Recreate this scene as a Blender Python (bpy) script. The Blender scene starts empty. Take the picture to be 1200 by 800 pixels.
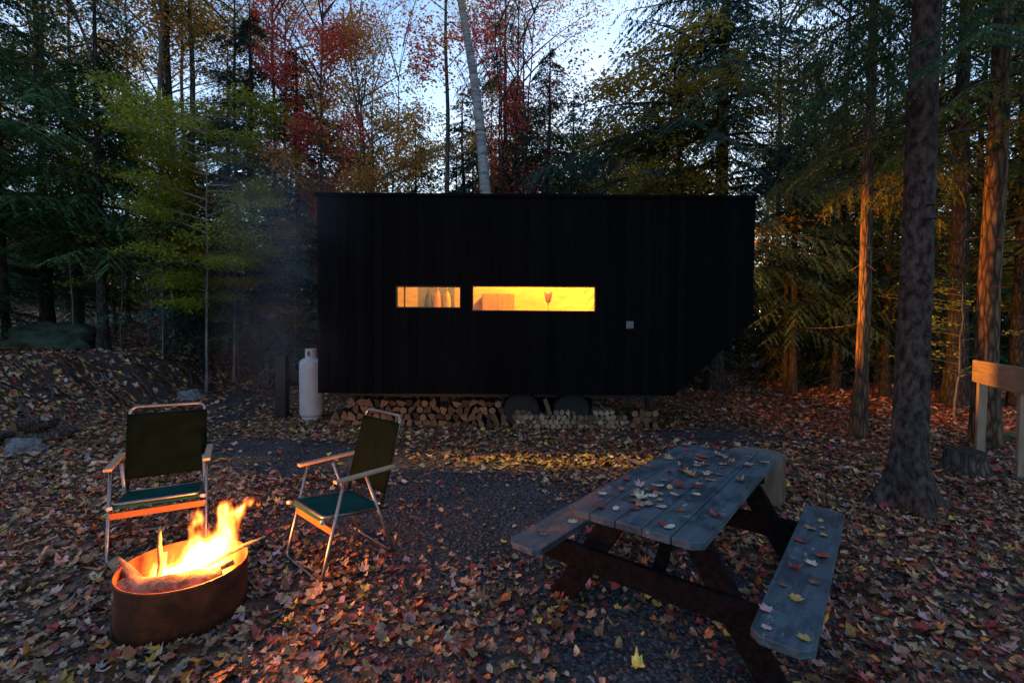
import bpy, bmesh, math, random
import numpy as np
from mathutils import Vector, Matrix, noise as mnoise
PI = math.pi
rnd = random.Random(7)
npr = np.random.RandomState(7)
scene = bpy.context.scene
col = scene.collection

# ------------------------------------------------------------------ camera
F_PX, PITCH, ROLL, EYE = 543.066, -0.030, 0.007, 1.705      # focal length in px of a 1200 px wide picture
w_ = Vector((0, math.cos(PITCH), math.sin(PITCH)))
u0 = Vector((0, -math.sin(PITCH), math.cos(PITCH)))
r0 = Vector((1, 0, 0))
r_ = r0 * math.cos(ROLL) + u0 * math.sin(ROLL)
u_ = -r0 * math.sin(ROLL) + u0 * math.cos(ROLL)
cam_data = bpy.data.cameras.new('camera')
cam_data.sensor_width = 36
cam_data.lens = F_PX / 1200 * 36
cam_data.clip_start = 0.05
cam_data.clip_end = 500
cam = bpy.data.objects.new('camera', cam_data)
m3 = Matrix((r_, u_, -w_)).transposed()
cam.matrix_world = Matrix.Translation((0, 0, EYE)) @ m3.to_4x4()
col.objects.link(cam)
scene.camera = cam

# ------------------------------------------------------------------ helpers
def tag(o, label=None, cat=None, group=None, kind=None):
    if label: o['label'] = label
    if cat: o['category'] = cat
    if group: o['group'] = group
    if kind: o['kind'] = kind
    return o

def link(name, me, mats=None, parent=None, loc=None, rot=None):
    o = bpy.data.objects.new(name, me)
    col.objects.link(o)
    if mats is not None:
        if not isinstance(mats, (list, tuple)): mats = [mats]
        if len(me.materials) == 0:
            for m in mats: me.materials.append(m)
    if parent: o.parent = parent
    if loc is not None: o.location = loc
    if rot is not None: o.rotation_euler = rot
    return o

def empty(name, loc=(0, 0, 0), rz=0, label=None, cat=None, group=None):
    o = bpy.data.objects.new(name, None)
    o.empty_display_size = 0.2
    o.location = loc
    o.rotation_euler = (0, 0, rz)
    col.objects.link(o)
    return tag(o, label, cat, group)

class MB:
    """collects shapes, builds ONE mesh object"""
    def __init__(s): s.bm = bmesh.new()
    def box(s, x0, x1, y0, y1, z0, z1, bev=0, mi=0, M=None):
        vs = [s.bm.verts.new(p) for p in ((x0,y0,z0),(x1,y0,z0),(x1,y1,z0),(x0,y1,z0),(x0,y0,z1),(x1,y0,z1),(x1,y1,z1),(x0,y1,z1))]
        fs = [s.bm.faces.new([vs[i] for i in q]) for q in ((0,3,2,1),(4,5,6,7),(0,1,5,4),(1,2,6,5),(2,3,7,6),(3,0,4,7))]
        for f in fs: f.material_index = mi
        if bev:
            es = list({e for f in fs for e in f.edges})
            r = bmesh.ops.bevel(s.bm, geom=es, offset=bev, segments=2, affect='EDGES', profile=0.6)
            vs = list({v for f in r['faces'] for v in f.verts} | {v for v in vs if v.is_valid})
        if M is not None:
            bmesh.ops.transform(s.bm, matrix=M, verts=[v for v in vs if v.is_valid])
        return s
    def poly(s, pts, thick_vec, bev=0, mi=0):
        """extruded polygon"""
        n = len(pts); t = Vector(thick_vec)
        a = [s.bm.verts.new(p) for p in pts]
        b = [s.bm.verts.new(Vector(p) + t) for p in pts]
        fs = [s.bm.faces.new(a[::-1]), s.bm.faces.new(b)]
        for i in range(n):
            j = (i + 1) % n
            fs.append(s.bm.faces.new((a[i], a[j], b[j], b[i])))
        for f in fs: f.material_index = mi
        bmesh.ops.recalc_face_normals(s.bm, faces=fs)
        if bev:
            es = list({e for f in fs for e in f.edges})
            bmesh.ops.bevel(s.bm, geom=es, offset=bev, segments=2, affect='EDGES', profile=0.6)
        return s
    def tube(s, pts, rad, k=10, caps=True, mi=0, rj=0.0, rseed=0):
        pts = [Vector(p) for p in pts]
        if not isinstance(rad, (list, tuple)): rad = [rad] * len(pts)
        rr = random.Random(rseed)
        ang = [1 + rj * (rr.random() - .5) for _ in range(k)]
        t0 = (pts[1] - pts[0]).normalized()
        n = t0.orthogonal().normalized()
        rings = []
        for i, p in enumerate(pts):
            if i == 0: t = t0
            elif i == len(pts) - 1: t = (pts[i] - pts[i-1]).normalized()
            else: t = ((pts[i+1] - pts[i]).normalized() + (pts[i] - pts[i-1]).normalized()).normalized()
            n = (n - t * n.dot(t)).normalized()
            b = t.cross(n)
            rings.append([s.bm.verts.new(p + (n * math.cos(2*PI*j/k) + b * math.sin(2*PI*j/k)) * rad[i] * ang[j] * (1 + rj*.4*(rr.random()-.5))) for j in range(k)])
        for a, b in zip(rings, rings[1:]):
            for j in range(k):
                f = s.bm.faces.new((a[j], a[(j+1) % k], b[(j+1) % k], b[j])); f.smooth = True; f.material_index = mi
        if caps:
            f = s.bm.faces.new(rings[0][::-1]); f.material_index = mi
            f = s.bm.faces.new(rings[-1]); f.material_index = mi
        return s
    def lathe(s, prof, k=32, mi=0, c=(0, 0, 0), closed=False):
        rings = []
        for r, z in prof:
            rings.append([s.bm.verts.new((c[0] + r*math.cos(2*PI*j/k), c[1] + r*math.sin(2*PI*j/k), c[2] + z)) for j in range(k)])
        for a, b in zip(rings, rings[1:]):
            for j in range(k):
                f = s.bm.faces.new((a[j], a[(j+1) % k], b[(j+1) % k], b[j])); f.smooth = True; f.material_index = mi
        if closed:
            a, b = rings[-1], rings[0]
            for j in range(k):
                f = s.bm.faces.new((a[j], a[(j+1) % k], b[(j+1) % k], b[j])); f.material_index = mi
        else:
            if prof[0][0] > 1e-4: s.bm.faces.new(rings[0][::-1]).material_index = mi
            if prof[-1][0] > 1e-4: s.bm.faces.new(rings[-1]).material_index = mi
        return s
    def mesh(s, name):
        me = bpy.data.meshes.new(name)
        s.bm.to_mesh(me); s.bm.free()
        return me
    def build(s, name, mats, parent=None, loc=None, rot=None):
        return link(name, s.mesh(name), mats, parent, loc, rot)

def rounded_path(pts, r, seg=5):
    """polyline with rounded corners"""
    out = [Vector(pts[0])]
    for i in range(1, len(pts) - 1):
        p = Vector(pts[i]); a = (Vector(pts[i-1]) - p); b = (Vector(pts[i+1]) - p)
        rr = min(r, a.length * .45, b.length * .45)
        A = p + a.normalized() * rr; B = p + b.normalized() * rr
        for k in range(seg + 1):
            t = k / seg
            out.append(A * (1-t)**2 + p * 2*t*(1-t) + B * t*t)
    out.append(Vector(pts[-1]))
    return out

def np_mesh(name, V, loops, starts, totals, smooth=False, colors=None, midx=None):
    me = bpy.data.meshes.new(name)
    me.vertices.add(len(V)); me.vertices.foreach_set('co', np.asarray(V, np.float32).ravel())
    me.loops.add(len(loops)); me.loops.foreach_set('vertex_index', np.asarray(loops, np.int32))
    me.polygons.add(len(starts))
    me.polygons.foreach_set('loop_start', np.asarray(starts, np.int32))
    me.polygons.foreach_set('loop_total', np.asarray(totals, np.int32))
    if smooth: me.polygons.foreach_set('use_smooth', np.ones(len(starts), bool))
    if midx is not None: me.polygons.foreach_set('material_index', np.asarray(midx, np.int32))
    if colors is not None:
        at = me.attributes.new('tint', 'FLOAT_COLOR', 'POINT')
        c4 = np.ones((len(V), 4), np.float32); c4[:, :3] = colors
        at.data.foreach_set('color', c4.ravel())
    me.update(calc_edges=True)
    return me

def quads_mesh(name, V, Q, **kw):
    Q = np.asarray(Q, np.int32); n, k = Q.shape
    return np_mesh(name, V, Q.ravel(), np.arange(n) * k, np.full(n, k), **kw)

# ------------------------------------------------------------------ materials
def new_mat(name):
    m = bpy.data.materials.new(name); m.use_nodes = True
    nt = m.node_tree; nt.nodes.clear()
    out = nt.nodes.new('ShaderNodeOutputMaterial')
    return m, nt, out
def N(nt, t, **kw):
    n = nt.nodes.new('ShaderNode' + t)
    for k, v in kw.items():
        if k in n.inputs: n.inputs[k].default_value = v
        else: setattr(n, k, v)
    return n
def ramp(nt, stops, fac=None, interp='LINEAR'):
    n = nt.nodes.new('ShaderNodeValToRGB')
    cr = n.color_ramp; cr.interpolation = interp
    while len(cr.elements) < len(stops): cr.elements.new(0.5)
    for e, (p, c) in zip(cr.elements, stops):
        e.position = p; e.color = (*c, 1) if len(c) == 3 else c
    if fac is not None: nt.links.new(fac, n.inputs[0])
    return n
def coords(nt, scale=(1, 1, 1), kind='Object'):
    tc = N(nt, 'TexCoord'); mp = N(nt, 'Mapping'); mp.inputs['Scale'].default_value = scale
    nt.links.new(tc.outputs[kind], mp.inputs[0])
    return mp.outputs[0]

def surf(name, c1, c2, scale=(8, 8, 8), rough=.7, bump=.3, bscale=None, metallic=0, spec=.3, detail=6, contrast=(.35, .65), dist=.01, obj_rand=0.0, kind='Object'):
    m, nt, out = new_mat(name); L = nt.links.new
    co = coords(nt, scale, kind)
    vec = co
    if obj_rand:
        oi = N(nt, 'ObjectInfo'); ad = N(nt, 'VectorMath', operation='ADD')
        mul = N(nt, 'VectorMath', operation='SCALE'); 
        cx = N(nt, 'CombineXYZ'); L(oi.outputs['Random'], cx.inputs[0]); L(oi.outputs['Random'], cx.inputs[1])
        L(cx.outputs[0], mul.inputs[0]); mul.inputs['Scale'].default_value = 37
        L(co, ad.inputs[0]); L(mul.outputs[0], ad.inputs[1]); vec = ad.outputs[0]
    nz = N(nt, 'TexNoise', Scale=1.0, Detail=detail, Roughness=.6); L(vec, nz.inputs['Vector'])
    rp = ramp(nt, [(contrast[0], c1), (contrast[1], c2)], nz.outputs[0])
    p = N(nt, 'BsdfPrincipled', Roughness=rough, Metallic=metallic)
    p.inputs['Specular IOR Level'].default_value = spec
    colr = rp.outputs[0]
    if obj_rand:
        hs = N(nt, 'HueSaturation'); mr = N(nt, 'MapRange'); L(oi.outputs['Random'], mr.inputs[0])
        mr.inputs[3].default_value = 1 - obj_rand; mr.inputs[4].default_value = 1 + obj_rand
        L(mr.outputs[0], hs.inputs['Value']); L(colr, hs.inputs['Color']); colr = hs.outputs[0]
    L(colr, p.inputs['Base Color'])
    n2 = N(nt, 'TexNoise', Scale=1.0, Detail=detail, Roughness=.7)
    c2v = coords(nt, bscale or tuple(3*s for s in scale), kind); L(c2v, n2.inputs['Vector'])
    b = N(nt, 'Bump', Strength=bump, Distance=dist); L(n2.outputs[0], b.inputs['Height']); L(b.outputs[0], p.inputs['Normal'])
    L(p.outputs[0], out.inputs[0])
    return m

def leaf_mat(name, ca, cb, trans=.4, rough=.6):
    """leaf whose tint attribute (a scalar per leaf in r) blends two colours"""
    m, nt, out = new_mat(name); L = nt.links.new
    at = N(nt, 'Attribute', attribute_name='tint')
    sx = N(nt, 'SeparateColor'); L(at.outputs['Color'], sx.inputs[0])
    mx = N(nt, 'Mix', data_type='RGBA'); L(sx.outputs[0], mx.inputs[0])
    mx.inputs[6].default_value = (*ca, 1); mx.inputs[7].default_value = (*cb, 1)
    d = N(nt, 'BsdfDiffuse'); t = N(nt, 'BsdfTranslucent'); ms = N(nt, 'MixShader', Fac=trans)
    L(mx.outputs[2], d.inputs[0]); L(mx.outputs[2], t.inputs[0]); L(d.outputs[0], ms.inputs[1]); L(t.outputs[0], ms.inputs[2])
    L(ms.outputs[0], out.inputs[0])
    return m

def litter_mat(name):
    m, nt, out = new_mat(name); L = nt.links.new
    at = N(nt, 'Attribute', attribute_name='tint')
    co = coords(nt, (40, 40, 40))
    nz = N(nt, 'TexNoise', Scale=1.0, Detail=3); L(co, nz.inputs['Vector'])
    rp = ramp(nt, [(.35, (.55, .5, .45)), (.6, (1, 1, 1))], nz.outputs[0])
    mx = N(nt, 'Mix', data_type='RGBA', blend_type='MULTIPLY'); mx.inputs[0].default_value = .8
    L(at.outputs['Color'], mx.inputs[6]); L(rp.outputs[0], mx.inputs[7])
    p = N(nt, 'BsdfPrincipled', Roughness=.5); p.inputs['Specular IOR Level'].default_value = .35
    L(mx.outputs[2], p.inputs['Base Color'])
    L(p.outputs[0], out.inputs[0])
    return m

def emis(name, c, s):
    m, nt, out = new_mat(name); e = N(nt, 'Emission', Strength=s); e.inputs[0].default_value = (*c, 1)
    nt.links.new(e.outputs[0], out.inputs[0]); return m

def bark_mat(name, c1, c2, vs=5, hs=24, bump=.9, dist=.03, vor=.35):
    m, nt, out = new_mat(name); L = nt.links.new
    co = coords(nt, (hs, hs, vs))
    nz = N(nt, 'TexNoise', Scale=1.0, Detail=7, Roughness=.65, Distortion=.6); L(co, nz.inputs['Vector'])
    vo = N(nt, 'TexVoronoi', feature='DISTANCE_TO_EDGE', Scale=.7); L(co, vo.inputs['Vector'])
    mu = N(nt, 'Math', operation='MULTIPLY'); L(nz.outputs[0], mu.inputs[0])
    mr = N(nt, 'MapRange'); L(vo.outputs[0], mr.inputs[0]); mr.inputs[2].default_value = .25; mr.inputs[3].default_value = vor
    L(mr.outputs[0], mu.inputs[1])
    rp = ramp(nt, [(.2, c1), (.6, c2)], mu.outputs[0])
    big = N(nt, 'TexNoise', Scale=2.5, Detail=3); L(coords(nt), big.inputs['Vector'])
    rb = ramp(nt, [(.35, (.7, .7, .7)), (.65, (1.15, 1.15, 1.1))], big.outputs[0])
    mx = N(nt, 'Mix', data_type='RGBA', blend_type='MULTIPLY'); mx.inputs[0].default_value = 1
    L(rp.outputs[0], mx.inputs[6]); L(rb.outputs[0], mx.inputs[7])
    p = N(nt, 'BsdfPrincipled', Roughness=.85); p.inputs['Specular IOR Level'].default_value = .2
    L(mx.outputs[2], p.inputs['Base Color'])
    b = N(nt, 'Bump', Strength=bump, Distance=dist); L(mu.outputs[0], b.inputs['Height']); L(b.outputs[0], p.inputs['Normal'])
    L(p.outputs[0], out.inputs[0]); return m

M = {}
M['bark'] = bark_mat('bark_grey_brown', (.028, .022, .019), (.15, .12, .105))
M['bark_dark'] = bark_mat('bark_dark', (.015, .012, .01), (.07, .056, .05))
M['bark_red'] = bark_mat('bark_reddish', (.03, .018, .012), (.19, .11, .065), vs=4, hs=20)
M['bark_pale'] = bark_mat('bark_pale', (.05, .047, .045), (.19, .175, .165), vs=9, hs=9, bump=.3, vor=.9)
M['bark_spruce'] = surf('bark_spruce', (.018, .013, .012), (.11, .083, .077), scale=(20, 20, 11), rough=.9, bump=1, bscale=(26, 26, 14), dist=.04, spec=.15, detail=9, contrast=(.38, .66))
# birch
def birch():
    m, nt, out = new_mat('birch_bark'); L = nt.links.new
    nz = N(nt, 'TexNoise', Scale=1.0, Detail=5, Roughness=.6); L(coords(nt, (3, 3, 16)), nz.inputs['Vector'])
    rp = ramp(nt, [(.34, (.05, .045, .045)), (.43, (.15, .145, .15)), (.6, (.27, .265, .27))], nz.outputs[0])
    p = N(nt, 'BsdfPrincipled', Roughness=.7); L(rp.outputs[0], p.inputs['Base Color'])
    b = N(nt, 'Bump', Strength=.3, Distance=.01); L(nz.outputs[0], b.inputs['Height']); L(b.outputs[0], p.inputs['Normal'])
    L(p.outputs[0], out.inputs[0]); return m
M['birch'] = birch()

# charred black cladding: grain runs up the boards, each board a little different
def charred():
    m, nt, out = new_mat('charred_black_wood'); L = nt.links.new
    nz = N(nt, 'TexNoise', Scale=1.0, Detail=6, Roughness=.65); L(coords(nt, (30, 30, 2.2)), nz.inputs['Vector'])
    rp = ramp(nt, [(.3, (.0012, .0013, .0017)), (.7, (.004, .004, .0052))], nz.outputs[0])
    sx = N(nt, 'SeparateXYZ'); L(coords(nt), sx.inputs[0])
    dv = N(nt, 'Math', operation='DIVIDE'); L(sx.outputs[0], dv.inputs[0]); dv.inputs[1].default_value = .14
    fl = N(nt, 'Math', operation='FLOOR'); L(dv.outputs[0], fl.inputs[0])
    wn = N(nt, 'TexWhiteNoise', noise_dimensions='1D'); L(fl.outputs[0], wn.inputs['W'])
    mr = N(nt, 'MapRange'); L(wn.outputs[0], mr.inputs[0]); mr.inputs[3].default_value = .6; mr.inputs[4].default_value = 1.3
    hs = N(nt, 'HueSaturation'); L(mr.outputs[0], hs.inputs['Value']); L(rp.outputs[0], hs.inputs['Color'])
    p = N(nt, 'BsdfPrincipled', Roughness=.62); p.inputs['Specular IOR Level'].default_value = .03
    L(hs.outputs[0], p.inputs['Base Color'])
    b = N(nt, 'Bump', Strength=.5, Distance=.006); L(nz.outputs[0], b.inputs['Height']); L(b.outputs[0], p.inputs['Normal'])
    L(p.outputs[0], out.inputs[0]); return m
M['charred'] = charred()
M['black_metal'] = surf('black_metal', (.01, .01, .011), (.02, .02, .022), rough=.45, bump=.1, spec=.3)
M['hitch_metal'] = surf('hitch_metal', (.006, .006, .007), (.016, .013, .013), rough=.5, bump=.3, metallic=.3)
M['interior_ply'] = surf('interior_plywood', (.24, .145, .04), (.34, .21, .062), scale=(3, 3, 14), rough=.6, bump=.05)
M['interior_grey'] = surf('interior_grey', (.07, .052, .04), (.1, .075, .06), rough=.8, bump=.1)
M['cab_wood'] = surf('cabinet_wood', (.13, .055, .014), (.2, .09, .024), scale=(12, 3, 3), rough=.5, bump=.1)
M['tank_white'] = surf('tank_white_paint', (.27, .29, .31), (.38, .4, .42), scale=(5, 5, 5), rough=.45, bump=.1, contrast=(.3, .7))
M['outlet'] = surf('grey_plastic', (.1, .1, .115), (.13, .13, .145), rough=.4, bump=.02)
M['alu'] = surf('brushed_aluminium', (.2, .175, .16), (.3, .265, .245), scale=(30, 30, 30), rough=.38, bump=.05, metallic=1)
M['alu_bar'] = surf('firelit_crossbar', (.24, .085, .03), (.3, .115, .04), rough=.4, bump=.05)  # orange of the firelight on the bar is put into its colour
M['arm_wood'] = surf('armrest_wood', (.3, .19, .12), (.42, .28, .18), scale=(40, 6, 6), rough=.5, bump=.15)
def fabric(name, c1, c2):
    m, nt, out = new_mat(name); L = nt.links.new
    co = coords(nt, (1, 1, 1))
    w1 = N(nt, 'TexWave', wave_type='BANDS', bands_direction='X', Scale=90); w2 = N(nt, 'TexWave', wave_type='BANDS', bands_direction='Z', Scale=90)
    L(co, w1.inputs['Vector']); L(co, w2.inputs['Vector'])
    ad = N(nt, 'Math', operation='ADD'); L(w1.outputs['Fac'], ad.inputs[0]); L(w2.outputs['Fac'], ad.inputs[1])
    nz = N(nt, 'TexNoise', Scale=9, Detail=5); L(co, nz.inputs['Vector'])
    rp = ramp(nt, [(.3, c1), (.7, c2)], nz.outputs[0])
    p = N(nt, 'BsdfPrincipled', Roughness=.9); p.inputs['Specular IOR Level'].default_value = .02
    L(rp.outputs[0], p.inputs['Base Color'])
    b = N(nt, 'Bump', Strength=.25, Distance=.002); L(ad.outputs[0], b.inputs['Height']); L(b.outputs[0], p.inputs['Normal'])
    L(p.outputs[0], out.inputs[0]); return m
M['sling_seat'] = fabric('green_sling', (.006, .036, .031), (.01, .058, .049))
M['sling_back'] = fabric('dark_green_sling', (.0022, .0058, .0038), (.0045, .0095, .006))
# painted grey-blue picnic table with worn flecks
def table_mat():
    m, nt, out = new_mat('weathered_grey_blue_boards'); L = nt.links.new
    nz = N(nt, 'TexNoise', Scale=1.0, Detail=8, Roughness=.65); L(coords(nt, (3, 40, 40)), nz.inputs['Vector'])
    rp = ramp(nt, [(.3, (.032, .045, .058)), (.7, (.075, .105, .13))], nz.outputs[0])
    n2 = N(nt, 'TexNoise', Scale=1.0, Detail=6, Roughness=.75); L(coords(nt, (14, 26, 26)), n2.inputs['Vector'])
    big = N(nt, 'TexNoise', Scale=3.5, Detail=2); L(coords(nt), big.inputs['Vector'])
    rb = ramp(nt, [(.48, (0, 0, 0)), (.62, (1, 1, 1))], big.outputs[0])
    fm = ramp(nt, [(.6, (0, 0, 0)), (.64, (1, 1, 1))], n2.outputs[0])
    mu = N(nt, 'Math', operation='MULTIPLY'); L(rb.outputs[0], mu.inputs[0]); L(fm.outputs[0], mu.inputs[1])
    mx = N(nt, 'Mix', data_type='RGBA'); L(mu.outputs[0], mx.inputs[0]); L(rp.outputs[0], mx.inputs[6]); mx.inputs[7].default_value = (.24, .31, .36, 1)
    # darker wet patches
    wt = N(nt, 'TexNoise', Scale=6, Detail=5); L(coords(nt, (1, 1.6, 1)), wt.inputs['Vector'])
    wr = ramp(nt, [(.4, (.68, .7, .72)), (.52, (1, 1, 1))], wt.outputs[0])
    m2 = N(nt, 'Mix', data_type='RGBA', blend_type='MULTIPLY'); m2.inputs[0].default_value = 1; L(mx.outputs[2], m2.inputs[6]); L(wr.outputs[0], m2.inputs[7])
    rr = ramp(nt, [(.4, (.3, .3, .3)), (.55, (.55, .55, .55))], wt.outputs[0])
    p = N(nt, 'BsdfPrincipled'); L(rr.outputs[0], p.inputs['Roughness']); p.inputs['Specular IOR Level'].default_value = .35
    L(m2.outputs[2], p.inputs['Base Color'])
    b = N(nt, 'Bump', Strength=.35, Distance=.004); L(nz.outputs[0], b.inputs['Height']); L(b.outputs[0], p.inputs['Normal'])
    L(p.outputs[0], out.inputs[0]); return m
M['table'] = table_mat()
M['table_frame'] = surf('shaded_frame_stain', (.004, .0035, .004), (.011, .009, .0095), scale=(4, 30, 30), rough=.9, bump=.3, spec=.05)  # stain, with the shade under the table put into its near-black colour
M['round_side'] = surf('log_round_wood', (.07, .045, .032), (.15, .1, .068), scale=(14, 14, 2), rough=.8, bump=.6, dist=.02)
M['raw_timber'] = surf('raw_timber', (.19, .14, .095), (.3, .225, .155), scale=(3, 30, 30), rough=.75, bump=.3, obj_rand=.08)
M['raw_post'] = surf('raw_post', (.19, .14, .095), (.3, .225, .155), scale=(30, 30, 3), rough=.75, bump=.3, obj_rand=.08)
def endgrain(name, c1, c2, axis='Y'):
    m, nt, out = new_mat(name); L = nt.links.new
    w = N(nt, 'TexWave', wave_type='RINGS', rings_direction=axis, Scale=28, Distortion=3); w.inputs['Detail Scale'].default_value = 1.5
    L(coords(nt), w.inputs['Vector'])
    nz = N(nt, 'TexNoise', Scale=14, Detail=6, Roughness=.7); L(coords(nt), nz.inputs['Vector'])
    ad = N(nt, 'Math', operation='MULTIPLY'); L(w.outputs['Fac'], ad.inputs[0]); ad.inputs[1].default_value = .45
    a2 = N(nt, 'Math', operation='ADD'); L(ad.outputs[0], a2.inputs[0]); L(nz.outputs[0], a2.inputs[1])
    rp = ramp(nt, [(.35, c1), (.9, c2)], a2.outputs[0])
    oi = N(nt, 'ObjectInfo'); hs = N(nt, 'HueSaturation'); mr = N(nt, 'MapRange'); L(oi.outputs['Random'], mr.inputs[0])
    mr.inputs[3].default_value = .3; mr.inputs[4].default_value = 1.35
    L(mr.outputs[0], hs.inputs['Value']); L(rp.outputs[0], hs.inputs['Color'])
    p = N(nt, 'BsdfPrincipled', Roughness=.85); p.inputs['Specular IOR Level'].default_value = .1
    L(hs.outputs[0], p.inputs['Base Color'])
    b = N(nt, 'Bump', Strength=.5, Distance=.01); L(a2.outputs[0], b.inputs['Height']); L(b.outputs[0], p.inputs['Normal'])
    L(p.outputs[0], out.inputs[0]); return m
M['end_brown'] = endgrain('end_grain_brown', (.05, .03, .02), (.24, .135, .08))
M['end_pale'] = endgrain('end_grain_pale', (.1, .07, .048), (.34, .24, .165))
M['end_grey'] = endgrain('end_grain_weathered', (.05, .048, .046), (.12, .115, .105), 'Z')
M['moss_rock'] = surf('mossy_rock', (.018, .028, .018), (.06, .085, .06), scale=(3, 3, 3), rough=.9, bump=.8, dist=.06)
M['grey_rock'] = surf('grey_rock', (.1, .1, .11), (.24, .24, .26), scale=(6, 6, 6), rough=.85, bump=.7, dist=.03)
def rust():
    m, nt, out = new_mat('rusty_steel'); L = nt.links.new
    nz = N(nt, 'TexNoise', Scale=7, Detail=9, Roughness=.7); L(coords(nt), nz.inputs['Vector'])
    rp = ramp(nt, [(.3, (.02, .01, .008)), (.5, (.11, .03, .013)), (.72, (.26, .066, .022))], nz.outputs[0])
    p = N(nt, 'BsdfPrincipled', Roughness=.7); p.inputs['Specular IOR Level'].default_value = .4
    p.inputs['Metallic'].default_value = .2
    L(rp.outputs[0], p.inputs['Base Color'])
    b = N(nt, 'Bump', Strength=.35, Distance=.006); L(nz.outputs[0], b.inputs['Height']); L(b.outputs[0], p.inputs['Normal'])
    L(p.outputs[0], out.inputs[0]); return m
M['rust'] = rust()
M['rubber'] = surf('tyre_rubber', (.012, .012, .013), (.022, .021, .021), rough=.8, bump=.3)
M['rim'] = surf('wheel_rim', (.12, .12, .125), (.2, .2, .2), rough=.4, metallic=.6, bump=.1)
M['stone'] = surf('gravel_stone', (.022, .024, .03), (.075, .077, .088), scale=(25, 25, 25), rough=.6, bump=.2, spec=.4)

# ------------------------------------------------------------------ terrain
def sm(t):
    t = np.clip(t, 0, 1); return t*t*(3-2*t)
def vnoise(x, y, s, seed=0):
    """cheap smooth value noise, vectorised"""
    X = x*s + seed*17.3; Y = y*s + seed*9.1
    xi = np.floor(X); yi = np.floor(Y); fx = X-xi; fy = Y-yi
    fx = fx*fx*(3-2*fx); fy = fy*fy*(3-2*fy)
    def h(a, b):
        v = np.sin(a*127.1 + b*311.7 + seed*74.7)*43758.5453
        return v - np.floor(v)
    return (h(xi, yi)*(1-fx) + h(xi+1, yi)*fx)*(1-fy) + (h(xi, yi+1)*(1-fx) + h(xi+1, yi+1)*fx)*fy
def fbm(x, y, s, seed=0, o=4):
    r = 0; a = .5
    for i in range(o):
        r = r + a*vnoise(x, y, s*2**i, seed+i); a *= .5
    return r / (1 - .5**o)
def bank_t(x, y):
    foot = -6.9 - .085*np.clip(y-6, 0, 40) + .9*(fbm(x*0+3, y, .5, 3)-.5)
    return (foot - x) / (1.7 + .6*vnoise(x*0, y, .4, 5))
def ground_z(x, y):
    x = np.asarray(x, float); y = np.asarray(y, float)
    t = bank_t(x, y)
    gate = sm((y-2.5)/3)*.75+.25
    z = 1.0*sm(t)*gate + .22*sm((t-1)/5)
    face = sm(t*3)*sm((1.5-t)*2)
    z = z + face*(fbm(x, y, 1.3, 8)-.5)*.5
    k = .105*sm((2.5-x)/7) + .02
    z = z + k*np.clip(y-12.5, 0, 22)
    z = z + (fbm(x, y, .35, 1)-.5)*.08*sm((np.hypot(x, y-4)-3)/5) + (fbm(x, y, 2.2, 2)-.5)*.05*sm((np.hypot(x, y-4)-5)/4)
    return z
def gz(x, y): return float(ground_z(np.array([x]), np.array([y]))[0])
def leafy(x, y):
    """0..1 leaf cover"""
    n = fbm(x, y, .9, 11)
    n2 = fbm(x, y, 2.6, 14)
    g = np.zeros_like(np.asarray(x, float))
    def blob(cx, cy, rx, ry, a, rot=0.):
        c, s = math.cos(rot), math.sin(rot)
        dx, dy = x-cx, y-cy
        u = (dx*c+dy*s)/rx; v = (-dx*s+dy*c)/ry
        return a*np.exp(-(u*u+v*v)**1.5)
    g = np.maximum(g, blob(-.5, 4.3, 1.9, 1.25, 1.05))
    g = np.maximum(g, blob(-2.6, 5.9, 2.6, .8, 1.0, -.35))
    g = np.maximum(g, blob(-5.9, 10.2, .9, 3.4, .75, .3))
    g = np.maximum(g, blob(3.3, 7.3, 1.5, .5, .9))
    g = np.maximum(g, blob(.7, 2.3, .45, .65, .75))
    g = np.maximum(g, blob(-.3, 1.6, .8, .5, .45))
    g = np.maximum(g, blob(1.1, 3.0, .9, .7, .4, .3))
    cov = 1 - g*(.75+.6*n)
    cov = cov * (.62+.75*n2) * (1 - .30*sm((3.6-np.hypot(x, y))/1.5))
    t = bank_t(x, y); face = sm(t*4)*sm((1.25-t)*3)
    cov = cov*(1-.3*face*sm((fbm(x, y, 1.1, 21)-.38)*6))
    return np.clip(cov, .05, 1)

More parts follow.
